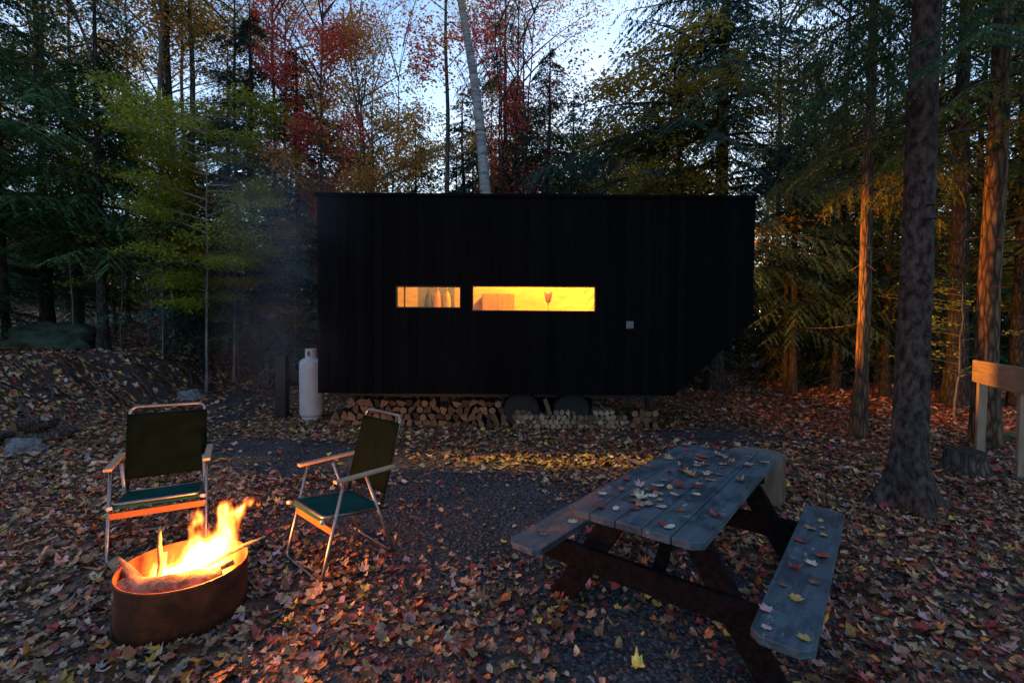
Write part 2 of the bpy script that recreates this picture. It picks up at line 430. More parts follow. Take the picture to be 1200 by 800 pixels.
def make_ground():
    # one graded sheet: dense near the camera, reaching the horizon
    def axis(lo, hi, near_lo, near_hi, st):
        a = list(np.arange(near_lo, near_hi+st/2, st))
        s = st; v = near_hi
        while v < hi: s *= 1.13; v += s; a.append(v)
        s = st; v = near_lo
        while v > lo: s *= 1.13; v -= s; a.insert(0, v)
        return np.array(a)
    ax = axis(-160, 160, -13, 9, .09); ay = axis(-80, 220, 0, 17, .09)
    X, Y = np.meshgrid(ax, ay); x = X.ravel(); y = Y.ravel()
    z = ground_z(x, y)
    z = z + (vnoise(x, y, 9, 31)-.5)*.014*(np.abs(x) < 14)*(y < 18)
    V = np.stack([x, y, z], 1); nx, ny = len(ax), len(ay)
    i = np.arange(nx-1)[None, :] + nx*np.arange(ny-1)[:, None]; i = i.ravel()
    Q = np.stack([i, i+1, i+1+nx, i+nx], 1)
    c = np.zeros((len(V), 3)); c[:, 0] = leafy(x, y)
    t = bank_t(x, y); c[:, 1] = .6*sm(t*3)*sm((1.3-t)*2.5)
    me = quads_mesh('ground', V, Q, smooth=True, colors=c)
    m, nt, out = new_mat('gravel_and_litter'); L = nt.links.new
    at = N(nt, 'Attribute', attribute_name='tint'); sx = N(nt, 'SeparateColor'); L(at.outputs['Color'], sx.inputs[0])
    co = coords(nt)
    # gravel
    v1 = N(nt, 'TexVoronoi', Scale=55); L(co, v1.inputs['Vector'])
    s1 = N(nt, 'SeparateColor'); L(v1.outputs['Color'], s1.inputs[0])
    rg = ramp(nt, [(0, (.014, .014, .017)), (.6, (.045, .045, .052)), (1, (.095, .093, .1))], s1.outputs[0])
    nb = N(nt, 'TexNoise', Scale=1.6, Detail=4); L(co, nb.inputs['Vector'])
    rgb = ramp(nt, [(.35, (.6, .6, .62)), (.65, (1.1, 1.05, 1.0))], nb.outputs[0])
    mg = N(nt, 'Mix', data_type='RGBA', blend_type='MULTIPLY'); mg.inputs[0].default_value = 1; L(rg.outputs[0], mg.inputs[6]); L(rgb.outputs[0], mg.inputs[7])
    # rotted leaf litter between the fresh leaves
    v2 = N(nt, 'TexVoronoi', Scale=16, Randomness=1); L(co, v2.inputs['Vector'])
    s2 = N(nt, 'SeparateColor'); L(v2.outputs['Color'], s2.inputs[0])
    rl = ramp(nt, [(0, (.03, .017, .012)), (.3, (.085, .045, .026)), (.55, (.13, .05, .03)), (.75, (.19, .11, .06)), (1, (.05, .03, .022))], s2.outputs[0])
    dirt = N(nt, 'TexNoise', Scale=5, Detail=8, Roughness=.7); L(co, dirt.inputs['Vector'])
    rd = ramp(nt, [(.35, (.012, .009, .007)), (.7, (.06, .04, .03))], dirt.outputs[0])
    nm = N(nt, 'TexNoise', Scale=9, Detail=4); L(co, nm.inputs['Vector'])
    ad = N(nt, 'Math', operation='ADD'); L(sx.outputs[0], ad.inputs[0]); L(nm.outputs[0], ad.inputs[1])
    mk = N(nt, 'MapRange'); L(ad.outputs[0], mk.inputs[0]); mk.inputs[1].default_value = 1.1; mk.inputs[2].default_value = 1.35
    m1 = N(nt, 'Mix', data_type='RGBA'); L(mk.outputs[0], m1.inputs[0]); L(mg.outputs[2], m1.inputs[6]); L(rl.outputs[0], m1.inputs[7])
    m2 = N(nt, 'Mix', data_type='RGBA'); L(sx.outputs[1], m2.inputs[0]); L(m1.outputs[2], m2.inputs[6]); L(rd.outputs[0], m2.inputs[7])
    p = N(nt, 'BsdfPrincipled', Roughness=.8); p.inputs['Specular IOR Level'].default_value = .25
    L(m2.outputs[2], p.inputs['Base Color'])
    b = N(nt, 'Bump', Strength=.8, Distance=.012); b.invert = True; L(v1.outputs['Distance'], b.inputs['Height'])
    b2 = N(nt, 'Bump', Strength=.6, Distance=.03); L(dirt.outputs[0], b2.inputs['Height']); L(b.outputs[0], b2.inputs['Normal'])
    L(b2.outputs[0], p.inputs['Normal']); L(p.outputs[0], out.inputs[0])
    g = link('ground', me, m); tag(g, kind='structure')
make_ground()

# loose gravel stones near the camera
def make_gravel():
    n = 46000
    y = .9 + 5.6*npr.rand(n)**.75; x = (npr.rand(n)*2-1)*(1.2*y+.8)
    keep = npr.rand(n) < (1.15 - leafy(x, y)*.75); x = x[keep]; y = y[keep]; n = len(x)
    ico = bmesh.new(); bmesh.ops.create_icosphere(ico, subdivisions=1, radius=1)
    iv = np.array([v.co[:] for v in ico.verts]); it = np.array([[v.index for v in f.verts] for f in ico.faces]); ico.free()
    s = .006 + .011*npr.rand(n)**2
    sc = np.stack([s*(.8+.6*npr.rand(n)), s*(.8+.6*npr.rand(n)), s*(.5+.4*npr.rand(n))], 1)
    a = npr.rand(n)*2*PI; ca, sa = np.cos(a), np.sin(a)
    jit = 1 + (npr.rand(n, len(iv), 1)-.5)*.5
    P = iv[None]*jit*sc[:, None, :]
    Px = P[..., 0]*ca[:, None] - P[..., 1]*sa[:, None]; Py = P[..., 0]*sa[:, None] + P[..., 1]*ca[:, None]
    z = ground_z(x, y) + s*.3
    V = np.stack([Px + x[:, None], Py + y[:, None], P[..., 2] + z[:, None]], -1).reshape(-1, 3)
    T = (it[None] + (np.arange(n)*len(iv))[:, None, None]).reshape(-1, 3)
    me = quads_mesh('gravel', V, T)
    tag(link('gravel', me, M['stone']), 'dark grey loose gravel between the fallen leaves', 'gravel', kind='stuff')
make_gravel()

# ------------------------------------------------------------------ fallen leaves
PAL = np.array([
 (.36, .22, .12), (.42, .29, .17), (.40, .25, .22), (.18, .095, .05), (.10, .055, .035), (.30, .15, .08),
 (.36, .045, .04), (.20, .028, .03), (.48, .16, .035), (.56, .36, .07), (.36, .2, .22), (.27, .24, .23), (.4, .31, .2), (.24, .06, .05)])
W_LEFT = np.array([17, 13, 7, 14, 9, 14, 3, 3, 7, 5, 4, 3, 6, 3.])
W_RIGHT = np.array([12, 7, 5, 12, 10, 13, 8, 9, 9, 4, 4, 2, 3, 11.])
def maple_outline():
    # five-lobed leaf, unit size, stem at origin side
    ang = [-90, -60, -35, -8, 10, 28, 50, 68, 90]
    rad = [.3, .6, .55, .9, .68, .74, 1.0, .72, 1.15]
    pts = [(math.cos(math.radians(a))*r, math.sin(math.radians(a))*r) for a, r in zip(ang, rad)]
    left = [(-x, y) for x, y in pts[1:-1]][::-1]
    return np.array(pts + left)*.55
def oval_outline(k=8):
    return np.array([(math.cos(a)*.33, math.sin(a)*.55 + .06*abs(math.sin(a))) for a in np.linspace(0, 2*PI, k, endpoint=False)])
def small_outline():
    return np.array([(0, -.5), (.42, -.1), (.2, .15), (0, .6), (-.25, .12), (-.4, -.12)])
def leaf_cloud(name, outline, x, y, size, zoff, tilt, curl, colr):
    n = len(x); k = len(outline)
    o = outline*(1 + 0*outline)
    a = npr.rand(n)*2*PI; ca, sa = np.cos(a), np.sin(a)
    jit = 1 + (npr.rand(n, k, 1)-.5)*.22
    asp = .75 + .35*npr.rand(n)
    P = o[None]*jit*size[:, None, None]; P[..., 0] *= asp[:, None]
    # curl: cup/saddle height
    cx = (npr.rand(n)-.3)*curl; cy = (npr.rand(n)-.3)*curl
    H = (P[..., 0]**2*cx[:, None] + P[..., 1]**2*cy[:, None])/size[:, None]*3 + (npr.rand(n, k)-.5)*size[:, None]*.14
    T1 = npr.randn(n)*tilt; T2 = npr.randn(n)*tilt
    H = H + P[..., 0]*T1[:, None] + P[..., 1]*T2[:, None]
    lift = np.abs(T1)*size*.3 + np.abs(T2)*size*.35
    X = P[..., 0]*ca[:, None] - P[..., 1]*sa[:, None] + x[:, None]
    Y = P[..., 0]*sa[:, None] + P[..., 1]*ca[:, None] + y[:, None]
    gx = ground_z(X.ravel(), Y.ravel()).reshape(n, k)
    Z = gx + H + (zoff + lift)[:, None]
    cz = ground_z(x, y) + zoff + lift - .0*size
    V = np.concatenate([np.stack([X, Y, Z], -1), np.stack([x, y, cz], -1)[:, None, :]], 1)
    i = np.arange(k); T = np.stack([i, (i+1) % k, np.full(k, k)], 1)
    Tn = (T[None] + (np.arange(n)*(k+1))[:, None, None]).reshape(-1, 3)
    C = np.repeat(colr[:, None, :], k+1, 1)*(1 + (npr.rand(n, k+1, 1)-.5)*.25)
    return V.reshape(-1, 3), Tn, C.reshape(-1, 3)
def leaf_colors(x, n):
    t = sm((x+1)/4)[:, None]
    wl = W_LEFT/W_LEFT.sum(); wr = W_RIGHT/W_RIGHT.sum()
    W = wl[None]*(1-t) + wr[None]*t
    cs = np.cumsum(W, 1); r = npr.rand(n)[:, None]
    idx = (r > cs).sum(1).clip(0, len(PAL)-1)
    c = PAL[idx]*(.4+1.05*npr.rand(n)**1.3)[:, None]
    return np.clip(c*(1 + (npr.rand(n, 3)-.5)*.16), 0, .7)
def make_litter():
    mat = litter_mat('fallen_leaf')
    Vs, Ts, Cs, off = [], [], [], 0
    def add(outline, n, y0, y1, size, sj, tilt, curl, wide, power=1., dens=1.):
        nonlocal off
        y = np.sqrt(y0*y0 + (y1*y1-y0*y0)*npr.rand(n)); x = (npr.rand(n)*2-1)*(1.17*y+wide)
        t = leafy(x, y); keep = npr.rand(n) < t*dens
        # nothing under the fire ring or inside trunks
        keep &= np.hypot(x+1.95, y-2.72) > .35
        x = x[keep]; y = y[keep]; n = len(x)
        s = size*(1 + sj*(npr.rand(n)*2-1))*np.where(npr.rand(n) < .25, .65, 1)
        V, T, C = leaf_cloud('l', outline, x, y, s, .006+.022*npr.rand(n), tilt, curl, leaf_colors(x, n))
        Vs.append(V); Ts.append(T+off); Cs.append(C); off += len(V)
    mo, ov, so = maple_outline(), oval_outline(), small_outline()
    add(mo, 11500, .9, 5.2, .062, .42, .17, .8, .6)
    add(so, 11000, .9, 5.2, .032, .5, .3, .8, .6)
    add(ov, 8000, .9, 5.2, .052, .4, .25, .9, .6)
    add(so, 30000, 5.0, 9.5, .078, .4, .2, .5, .8)
    add(so, 42000, 9.3, 20., .105, .4, .25, .5, 1.)
    add(so, 16000, 19.5, 38., .2, .4, .25, .5, 1., dens=.8)
    me = quads_mesh('fallen_leaves', np.concatenate(Vs), np.concatenate(Ts), colors=np.concatenate(Cs))
    tag(link('fallen_leaves', me, mat), 'fallen maple leaves in red, tan and brown covering the ground', 'leaf litter', kind='stuff')
    return mat
M['litter'] = make_litter()
def make_twigs():
    rs = np.random.RandomState(12); lines = []
    for i in range(700):
        y = 1.0 + 10*rs.rand()**1.3; x = (rs.rand()*2-1)*(1.15*y+.5)
        if math.hypot(x+1.95, y-2.72) < .42: continue
        a = rs.rand()*2*PI; L_ = .05+.22*rs.rand()**2; k = 4
        t = np.linspace(0, 1, k); b = rs.randn()*.25
        X = x+np.cos(a)*t*L_ - np.sin(a)*b*L_*t*t; Y = y+np.sin(a)*t*L_ + np.cos(a)*b*L_*t*t
        Z = ground_z(X, Y) + .022 + .012*rs.rand(k)
        r = .0018+.0025*rs.rand()
        lines.append((np.stack([X, Y, Z], 1), np.linspace(r, r*.4, k)))
    V, Q = tube_arrays(lines, lambda r: 4)
    tag(link('twig_litter', quads_mesh('twig_litter', V, Q, smooth=True), M['bark']), 'thin broken twigs scattered among the fallen leaves', 'twigs', kind='stuff')

# ------------------------------------------------------------------ trees
def tube_arrays(lines, k_of):
    V, Q, off = [], [], 0
    for pts, rad in lines:
        pts = np.asarray(pts, float); rad = np.asarray(rad, float); n = len(pts); k = k_of(rad[0])
        d = np.gradient(pts, axis=0); d /= np.linalg.norm(d, axis=1)[:, None] + 1e-9
        ref = np.array([0, 1, 0.]) if abs(d[0][2]) > .7 else np.array([0, 0, 1.])
        a = np.cross(d, ref); a /= np.linalg.norm(a, axis=1)[:, None] + 1e-9; b = np.cross(d, a)
        th = np.arange(k)*2*PI/k
        ring = pts[:, None, :] + rad[:, None, None]*(np.cos(th)[None, :, None]*a[:, None, :] + np.sin(th)[None, :, None]*b[:, None, :])
        V.append(ring.reshape(-1, 3))
        i = np.arange(n-1)[:, None]*k; j = np.arange(k)[None, :]
        q = np.stack([i+j, i+(j+1) % k, i+k+(j+1) % k, i+k+j], -1).reshape(-1, 4) + off
        Q.append(q); off += n*k
    return np.concatenate(V), np.concatenate(Q)
def trunk_line(rs, H, r, wob=.15, n=16, flare=1.5):
    z = np.linspace(0, H, n); t = z/H
    x = np.cumsum(rs.randn(n))*wob/n*2; y = np.cumsum(rs.randn(n))*wob/n*2
    x -= x[0]; y -= y[0]
    rad = r*(1-t*.93)**.85*(1 + (flare-1)*np.exp(-z/(r*2.2)))
    z = z.copy(); z[0] = -.25
    return np.stack([x, y, z], 1), rad
make_twigs()
def finish_tree_meshes(name, lines, LV, lc, quad=4):
    V, Q = tube_arrays(lines, lambda r: 12 if r > .08 else (6 if r > .02 else 3))
    tm = quads_mesh(name + '_trunk', V, Q, smooth=True)
    cm = None
    if LV is not None and len(LV):
        n = len(LV); q = np.arange(n*4).reshape(n, 4)
        c = np.repeat(lc, 4)[:, None]*np.ones((1, 3))
        cm = quads_mesh(name + '_crown', LV.reshape(-1, 3), q, colors=c)
    return tm, cm
def leaf_quads(rs, P, D, L, Wd, up=.75):
    """diamond leaves at P along D"""
    n = len(P)
    D = D/(np.linalg.norm(D, axis=1)[:, None]+1e-9)
    Nn = rs.randn(n, 3)*(1-up); Nn[:, 2] += up
    S = np.cross(D, Nn); S /= np.linalg.norm(S, axis=1)[:, None]+1e-9
    L = L[:, None]; Wd = Wd[:, None]
    droop = np.array([0, 0, -1.])*L*.15
    return np.stack([P, P+D*L*.45+S*Wd*.5, P+D*L+droop, P+D*L*.45-S*Wd*.5], 1)

def conifer(name, seed, H, r, hb, Lmax, nbr, dens=1., droop=.35, shape=.8, needle=.07, width=.027, dead=True, asym=None, low=1.0):
    rs = np.random.RandomState(seed)
    tp, tr = trunk_line(rs, H, r, wob=.12*H/10)
    lines = [(tp, tr)]; Ps, Ds, Ls, Cs = [], [], [], []
    for b in range(nbr):
        t = (b + rs.rand())/nbr; z = hb + (H-hb)*t*.985
        L = Lmax*(min(1, (1-t)*1.55)**shape*.93+.07)*(.55+.6*rs.rand())
        if t < .12: L *= low
        az = rs.rand()*2*PI
        if asym is not None:
            az_, amt = asym
            L *= 1 + amt*math.cos(az-az_)
        i = np.searchsorted(tp[:, 2], z); i = min(max(i, 1), len(tp)-1)
        f = (z-tp[i-1, 2])/(tp[i, 2]-tp[i-1, 2]); base = tp[i-1]*(1-f)+tp[i]*f
        s = np.linspace(0, 1, 7)
        el = .25*(t-.3)+.08*rs.randn()
        hx = np.cos(az + .25*rs.randn()*s)*s*L; hy = np.sin(az + .25*rs.randn()*s)*s*L
        hz = el*L*s - droop*L*s**2*.6
        bp = base + np.stack([hx, hy, hz], 1)
        br = np.linspace(max(.006, .012*L), .003, 7)
        lines.append((bp, br))
        nt = max(7, int(L*10*dens))
        for k in range(nt):
            s0 = .12 + .88*(k+rs.rand())/nt
            j = min(int(s0*6), 5); ff = s0*6-j; p = bp[j]*(1-ff)+bp[j+1]*ff
            d0 = bp[j+1]-bp[j]; d0 /= np.linalg.norm(d0)
            side = 1 if k % 2 else -1
            ang = side*(.75+.35*rs.rand()); c_, s_ = math.cos(ang), math.sin(ang)
            dd = np.array([d0[0]*c_-d0[1]*s_, d0[0]*s_+d0[1]*c_, d0[2]-.1-.25*rs.rand()])
            tl = (.42*L*(1-s0*.75)+.12)*(.6+.6*rs.rand()); tl = min(tl, 1.0)
            m = max(4, int(tl/needle*4.2*dens))
            u = (np.arange(m)+rs.rand(m))/m
            pp = p + dd*tl*u[:, None]; pp[:, 2] -= .3*tl*u**2
            ls = np.where(np.arange(m) % 2, 1, -1)*(.7+.4*rs.rand(m))
            nd = np.stack([dd[0]*np.cos(ls)-dd[1]*np.sin(ls), dd[0]*np.sin(ls)+dd[1]*np.cos(ls), np.full(m, dd[2])-.25*rs.rand(m)], 1)
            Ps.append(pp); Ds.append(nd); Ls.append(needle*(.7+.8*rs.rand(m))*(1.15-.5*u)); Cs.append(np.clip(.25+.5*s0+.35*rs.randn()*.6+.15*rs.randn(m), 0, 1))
    if dead:
        for b in range(14):
            z = hb*(.25+.75*rs.rand()); az = rs.rand()*2*PI; L = .4+rs.rand()*.9
            s = np.linspace(0, 1, 4)
            bp = np.stack([np.cos(az)*s*L, np.sin(az)*s*L, z-.25*L*s+.1*rs.randn()*s**2], 1); lines.append((bp, np.linspace(.011, .003, 4)))
    P = np.concatenate(Ps); D = np.concatenate(Ds); Ln = np.concatenate(Ls)
    LV = leaf_quads(rs, P, D, Ln, Ln*(width/needle)*(1+.4*rs.rand(len(P)))*1.25, up=.8)
    return finish_tree_meshes(name, lines, LV, np.concatenate(Cs))

def broadleaf(name, seed, H, r, hb, spread, nbr, leaves, size=.08, up=.6, trunks=1, upness=.8, layers=False, twigs=7, wob=.22):
    rs = np.random.RandomState(seed)
    lines, TP = [], []
    for tk in range(trunks):
        tp, tr = trunk_line(rs, H*(1 if tk == 0 else .8+.2*rs.rand()), r*(1 if tk == 0 else .8), wob=wob*H/10)
        if trunks > 1:
            a = 2*PI*tk/trunks+rs.rand(); s = tp[:, 2:3]/H
            tp[:, :2] += np.array([math.cos(a), math.sin(a)])*(s**.8)*H*.09 + np.array([math.cos(a), math.sin(a)])*.02
        lines.append((tp, tr))
        for b in range(nbr//trunks):
            t = (b+rs.rand())/(nbr//trunks); z = hb + (H*.97-hb)*t
            i = min(max(np.searchsorted(tp[:, 2], z), 1), len(tp)-1); f = np.clip((z-tp[i-1, 2])/(tp[i, 2]-tp[i-1, 2]), 0, 1)
            base = tp[i-1]*(1-f)+tp[i]*f
            L = spread*(.35+.65*math.sin(PI*min(1, .25+.75*(1-t))))*(.55+.6*rs.rand())
            az = rs.rand()*2*PI; s = np.linspace(0, 1, 7)
            up_ = upness*(.6+.6*rs.rand())
            bp = base + np.stack([np.cos(az+.3*rs.randn()*s)*s*L, np.sin(az+.3*rs.randn()*s)*s*L, up_*L*(s-.25*s**2)], 1)
            lines.append((bp, np.linspace(max(.01, .014*L), .004, 7)))
            for k in range(twigs):
                s0 = .2+.8*rs.rand(); j = min(int(s0*6), 5); ff = s0*6-j; p = bp[j]*(1-ff)+bp[j+1]*ff
                a2 = az + rs.choice([-1, 1])*(.5+.7*rs.rand()); l2 = L*(.5-.3*s0)*(.6+.8*rs.rand())+.2
                q = np.linspace(0, 1, 5)
                tw = p + np.stack([np.cos(a2)*q*l2, np.sin(a2)*q*l2, (up_*.6+.1*rs.randn())*q*l2], 1)
                lines.append((tw, np.linspace(.006, .0022, 5)))
                TP.append(tw)
                for e in range(2):
                    a3 = a2 + rs.randn()*.8; l3 = l2*.45; o = tw[2+e]
                    t3 = o + np.stack([np.cos(a3)*q*l3, np.sin(a3)*q*l3, up_*.7*q*l3], 1)
                    lines.append((t3, np.linspace(.0035, .0018, 5))); TP.append(t3)
    LV = None; lc = None
    if leaves:
        TP = np.array(TP); n = leaves
        w = rs.rand(len(TP))**1.5+.05; w /= w.sum()
        ti = rs.choice(len(TP), n, p=w); u = rs.rand(n)*4*.999; k = u.astype(int); f = (u-k)[:, None]
        P = TP[ti, k]*(1-f)+TP[ti, k+1]*f
        P = P + rs.randn(n, 3)*np.array([.16, .16, .045 if layers else .14])*(1+H*.03)
        D = rs.randn(n, 3); D[:, 2] = D[:, 2]*.3-.15
        Ls = size*(.6+.8*rs.rand(n)); clump = rs.rand(len(TP))[ti]
        LV = leaf_quads(rs, P, D, Ls, Ls*.8, up=up)
        lc = np.clip(.65*clump+.35*rs.rand(n)+.08*rs.randn(n), 0, 1)
    return finish_tree_meshes(name, lines, LV, lc)

PROTO = {
 'hemA': (14., conifer('hemlock_a', 1, 14, .17, 1.8, 2.7, 135, dens=.85)),
 'hemB': (11., conifer('hemlock_b', 2, 11, .13, 1.0, 2.3, 125, dens=.9)),
 'hemC': (18., conifer('hemlock_c', 3, 18, .2, 6.0, 2.9, 115, dens=.75, width=.022)),
 'hemD': (12., conifer('hemlock_d', 4, 12, .13, 3.0, 2.4, 90, dens=.85, droop=.5)),
 'small': (3.6, conifer('hemlock_small', 5, 3.6, .04, .25, 1.25, 60, dens=1.0, needle=.065, dead=False)),
 'fir': (12., conifer('fir', 6, 12, .14, 1.0, 1.9, 170, dens=1., droop=.1, shape=.9)),
 'hemT': (18., conifer('hemlock_thin', 9, 18, .15, 4.2, 2.6, 95, dens=.8, width=.02)),
 'hemL': (13., conifer('hemlock_long_boughs', 8, 13, .17, 3.6, 3.9, 100, dens=.85, droop=.42, shape=.5, needle=.07, width=.024, asym=(PI, .4))),
 'maple': (13., broadleaf('maple', 11, 13, .14, 4.2, 3.2, 40, 15000, size=.085)),
 'maple2': (13., broadleaf('maple_b', 12, 13, .12, 4.0, 2.8, 34, 9000, size=.085, upness=1.1)),
 'redm': (13., broadleaf('red_maple', 21, 13, .12, 4.2, 3.2, 46, 24000, size=.085, upness=.9)),
 'bushy': (8., broadleaf('bushy_maple', 13, 8, .08, 1.4, 2.4, 42, 22000, size=.075)),
 'sparse': (14., broadleaf('sparse_tree', 14, 14, .12, 5.5, 2.2, 24, 900, size=.10, upness=1.8, twigs=9)),
 'bare': (12., broadleaf('bare_tree', 15, 12, .075, 4.5, 1.7, 30, 160, size=.09, upness=2.4, trunks=3, twigs=9)),
 'clump': (14., broadleaf('clump_maple', 16, 14, .11, 4.5, 2.4, 36, 6500, size=.08, upness=1.8, trunks=4)),
 'sapling': (4.5, broadleaf('sapling', 17, 4.5, .022, 1.3, 1.0, 14, 600, size=.075, twigs=4, layers=True, upness=.4)),
 'layered': (7., broadleaf('layered_maple', 18, 7, .045, 2.0, 2.3, 32, 22000, size=.07, up=.85, upness=.25, layers=True, twigs=9)),
 'pole': (13., broadleaf('pole_tree', 19, 13, .075, 7.5, 1.9, 18, 5000, size=.06, upness=1.2, wob=.12)),
}
LM = {
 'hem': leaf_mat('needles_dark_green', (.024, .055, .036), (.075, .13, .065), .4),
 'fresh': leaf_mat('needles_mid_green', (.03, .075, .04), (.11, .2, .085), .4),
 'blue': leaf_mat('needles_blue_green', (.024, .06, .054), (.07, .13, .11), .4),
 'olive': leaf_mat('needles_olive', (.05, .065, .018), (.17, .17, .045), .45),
 'green': leaf_mat('leaves_yellow_green', (.17, .21, .025), (.47, .47, .055), .6),
 'yellow': leaf_mat('leaves_yellow', (.22, .16, .02), (.52, .36, .05), .55),
 'orange': leaf_mat('leaves_orange', (.42, .19, .04), (.82, .43, .12), .6),
 'red': leaf_mat('leaves_red', (.5, .05, .045), (.9, .17, .13), .6),
 'brown': leaf_mat('leaves_brown', (.1, .055, .03), (.27, .15, .07), .45),
}
TREE_N = {'hemA': 'hemlock', 'hemL': 'hemlock', 'hemT': 'hemlock', 'hemB': 'hemlock', 'hemC': 'hemlock', 'hemD': 'hemlock', 'small': 'young_hemlock', 'fir': 'fir_tree',
          'maple': 'maple_tree', 'maple2': 'maple_tree', 'bushy': 'maple_tree', 'redm': 'maple_tree', 'sparse': 'sparse_tree', 'bare': 'bare_tree', 'clump': 'maple_clump',
          'sapling': 'sapling', 'layered': 'maple_tree', 'pole': 'slender_tree'}
def plant(kind, x, y, H, leafm, bark, label, group=None, rz=None, lean=(0, 0), wide=1., thick=None):
    h0, (tm, cm) = PROTO[kind]
    s = H/h0
    root = empty(TREE_N[kind], (x, y, gz(x, y)), rnd.random()*2*PI if rz is None else rz, label, 'tree', group)
    root.rotation_euler = (lean[1], lean[0], root.rotation_euler[2])
    root.scale = (s*wide, s*wide, s)
    for nm, me, mt in (('trunk', tm, M[bark]), ('crown', cm, LM[leafm])):
        if me is None: continue
        if len(me.materials) == 0: me.materials.append(mt)
        o = bpy.data.objects.new(nm, me); col.objects.link(o); o.parent = root
        o.material_slots[0].link = 'OBJECT'; o.material_slots[0].material = mt
    return root
def at_px(px, D): return (px-600)/F_PX*D
def top_H(py, px, D):
    x = at_px(px, D); return max(1.5, 1.705 + (388-py)/F_PX*D - gz(x, D))
def P(kind, px, D, top, leafm, bark, label, group=None, **kw):
    return plant(kind, at_px(px, D), D, top_H(top, px, D), leafm, bark, label, group, **kw)

# --- trees one can tell apart
def birch_tree():
    D = 11.2; x = at_px(578, D)
    root = empty('birch_tree', (x, D, gz(x, D)), 0, 'white barked birch leaning left behind the middle of the cabin', 'tree')
    rs = np.random.RandomState(3); z = np.linspace(-.3, 13, 26); t = np.clip(z/13, 0, 1)
    pts = np.stack([-.085*np.clip(z-3, 0, 20) - .006*np.clip(z-3, 0, 20)**2 + .03*np.sin(z*1.1), .04*np.sin(z*.8), z], 1)
    V, Q = tube_arrays([(pts, .175*(1-t*.72))], lambda r: 16)
    link('trunk', quads_mesh('birch_trunk', V, Q, smooth=True), M['birch'], root)
    tm, cm = broadleaf('birch_crown', 33, 13, .05, 8.2, 2.0, 16, 1500, size=.07)
    lines_root = link('crown', cm, LM['orange'], root); lines_root.location = (-1.0, 0, 0)
birch_tree()
P('hemD', 121, 12.0, -60, 'fresh', 'bark_dark', 'slim straight hemlock standing forward of the others on top of the leafy bank', rz=1.0, wide=1.1)
P('layered', 240, 11.3, 118, 'green', 'bark_pale', 'bright yellow green maple with a thin pale stem at the clearing edge', rz=.6, wide=.8)
P('layered', 272, 13.0, 190, 'yellow', 'bark_pale', 'lower yellowish maple leaning out towards the cabin from the clearing edge', rz=.2, wide=1.05)
P('layered', 205, 13.5, 130, 'green', 'bark_pale', 'mid green spreading maple just behind the bright yellow green one', rz=2.9, wide=.85)
P('pole', 209, 15.0, -210, 'yellow', 'bark_dark', 'thick dark trunked tree behind the yellow green maple, thickest of the pair', wide=1.5)
P('pole', 226, 15.6, -160, 'orange', 'bark', 'second tall grey trunk right beside the thick dark one, with a few orange leaves', lean=(.02, 0), wide=1.5)
P('pole', 228, 16.5, -60, 'orange', 'bark_pale', 'pale trunk leaning to the right above the yellow green maple', lean=(.32, .0), wide=1.2)
P('hemB', 300, 14.6, 22, 'blue', 'bark_dark', 'tall dark blue green conifer left of the cabin, pointed top', wide=1.3)
P('hemB', 345, 14.8, 66, 'hem', 'bark_dark', 'dark conifer close beside the left end of the cabin', wide=1.5)
P('hemA', 270, 19.5, 60, 'hem', 'bark_dark', 'dark hemlock between the yellow green maple and the pointed fir', wide=1.1)
P('redm', 378, 14.3, -60, 'red', 'bark', 'tall maple with bright red leaves above the left end of the cabin', wide=.6, rz=.5)
P('maple', 335, 21., 10, 'orange', 'bark', 'orange maple behind the dark conifers left of the cabin', wide=.75, rz=3.)
P('bushy', 420, 15., 112, 'orange', 'bark_pale', 'bushy orange maple rising behind the left part of the cabin roof', wide=.85)
P('bare', 447, 16.5, 25, 'brown', 'bark', 'nearly bare tree of thin grey stems behind the left part of the roof', wide=1.)
P('pole', 525, 13.0, -140, 'red', 'bark', 'straight dark pole trunk just left of the white birch', wide=1.2)
P('clump', 598, 14.0, -50, 'red', 'bark_dark', 'cluster of maple stems with red and orange leaves right of the birch', wide=.75, rz=.4)
P('clump', 572, 16.0, 0, 'orange', 'bark_dark', 'many stemmed maple with orange leaves directly behind the birch', wide=.6, rz=2.)
P('hemD', 590, 17.0, -20, 'blue', 'bark_dark', 'tall thin dark conifer right of the stem cluster behind the cabin', wide=.85)
P('hemB', 642, 14.5, 62, 'hem', 'bark_dark', 'dense dark hemlock behind the middle of the cabin roof', wide=1.05)
P('fir', 603, 19, 95, 'blue', 'bark_dark', 'blue green fir rising behind the birch and the cabin roof', wide=1.2)
P('fir', 697, 22, 142, 'blue', 'bark_dark', 'small pointed fir standing in the gap of open sky', wide=1.)
P('bushy', 665, 24, 165, 'brown', 'bark', 'low brownish maple left of the small pointed fir', wide=1.2)
P('hemC', 838, 12.6, -330, 'blue', 'bark_dark', 'big hemlock with a straight dark trunk behind the right part of the cabin roof', wide=1.0, rz=2.2)
P('hemL', 838, 12.6, -60, 'blue', 'bark_dark', 'hemlock whose long drooping boughs reach left across the sky gap', wide=.98, rz=0)
P('hemD', 795, 13.2, 40, 'olive', 'bark_dark', 'olive green conifer just left of the big straight hemlock trunk', wide=.9)
P('layered', 795, 12.6, 92, 'yellow', 'bark', 'yellow leaved maple spreading in tiers behind the right part of the roof', wide=1.05, rz=1.2)
P('fir', 758, 20, 150, 'hem', 'bark_dark', 'dark fir right of the open sky gap, low behind the roof', wide=1.1)

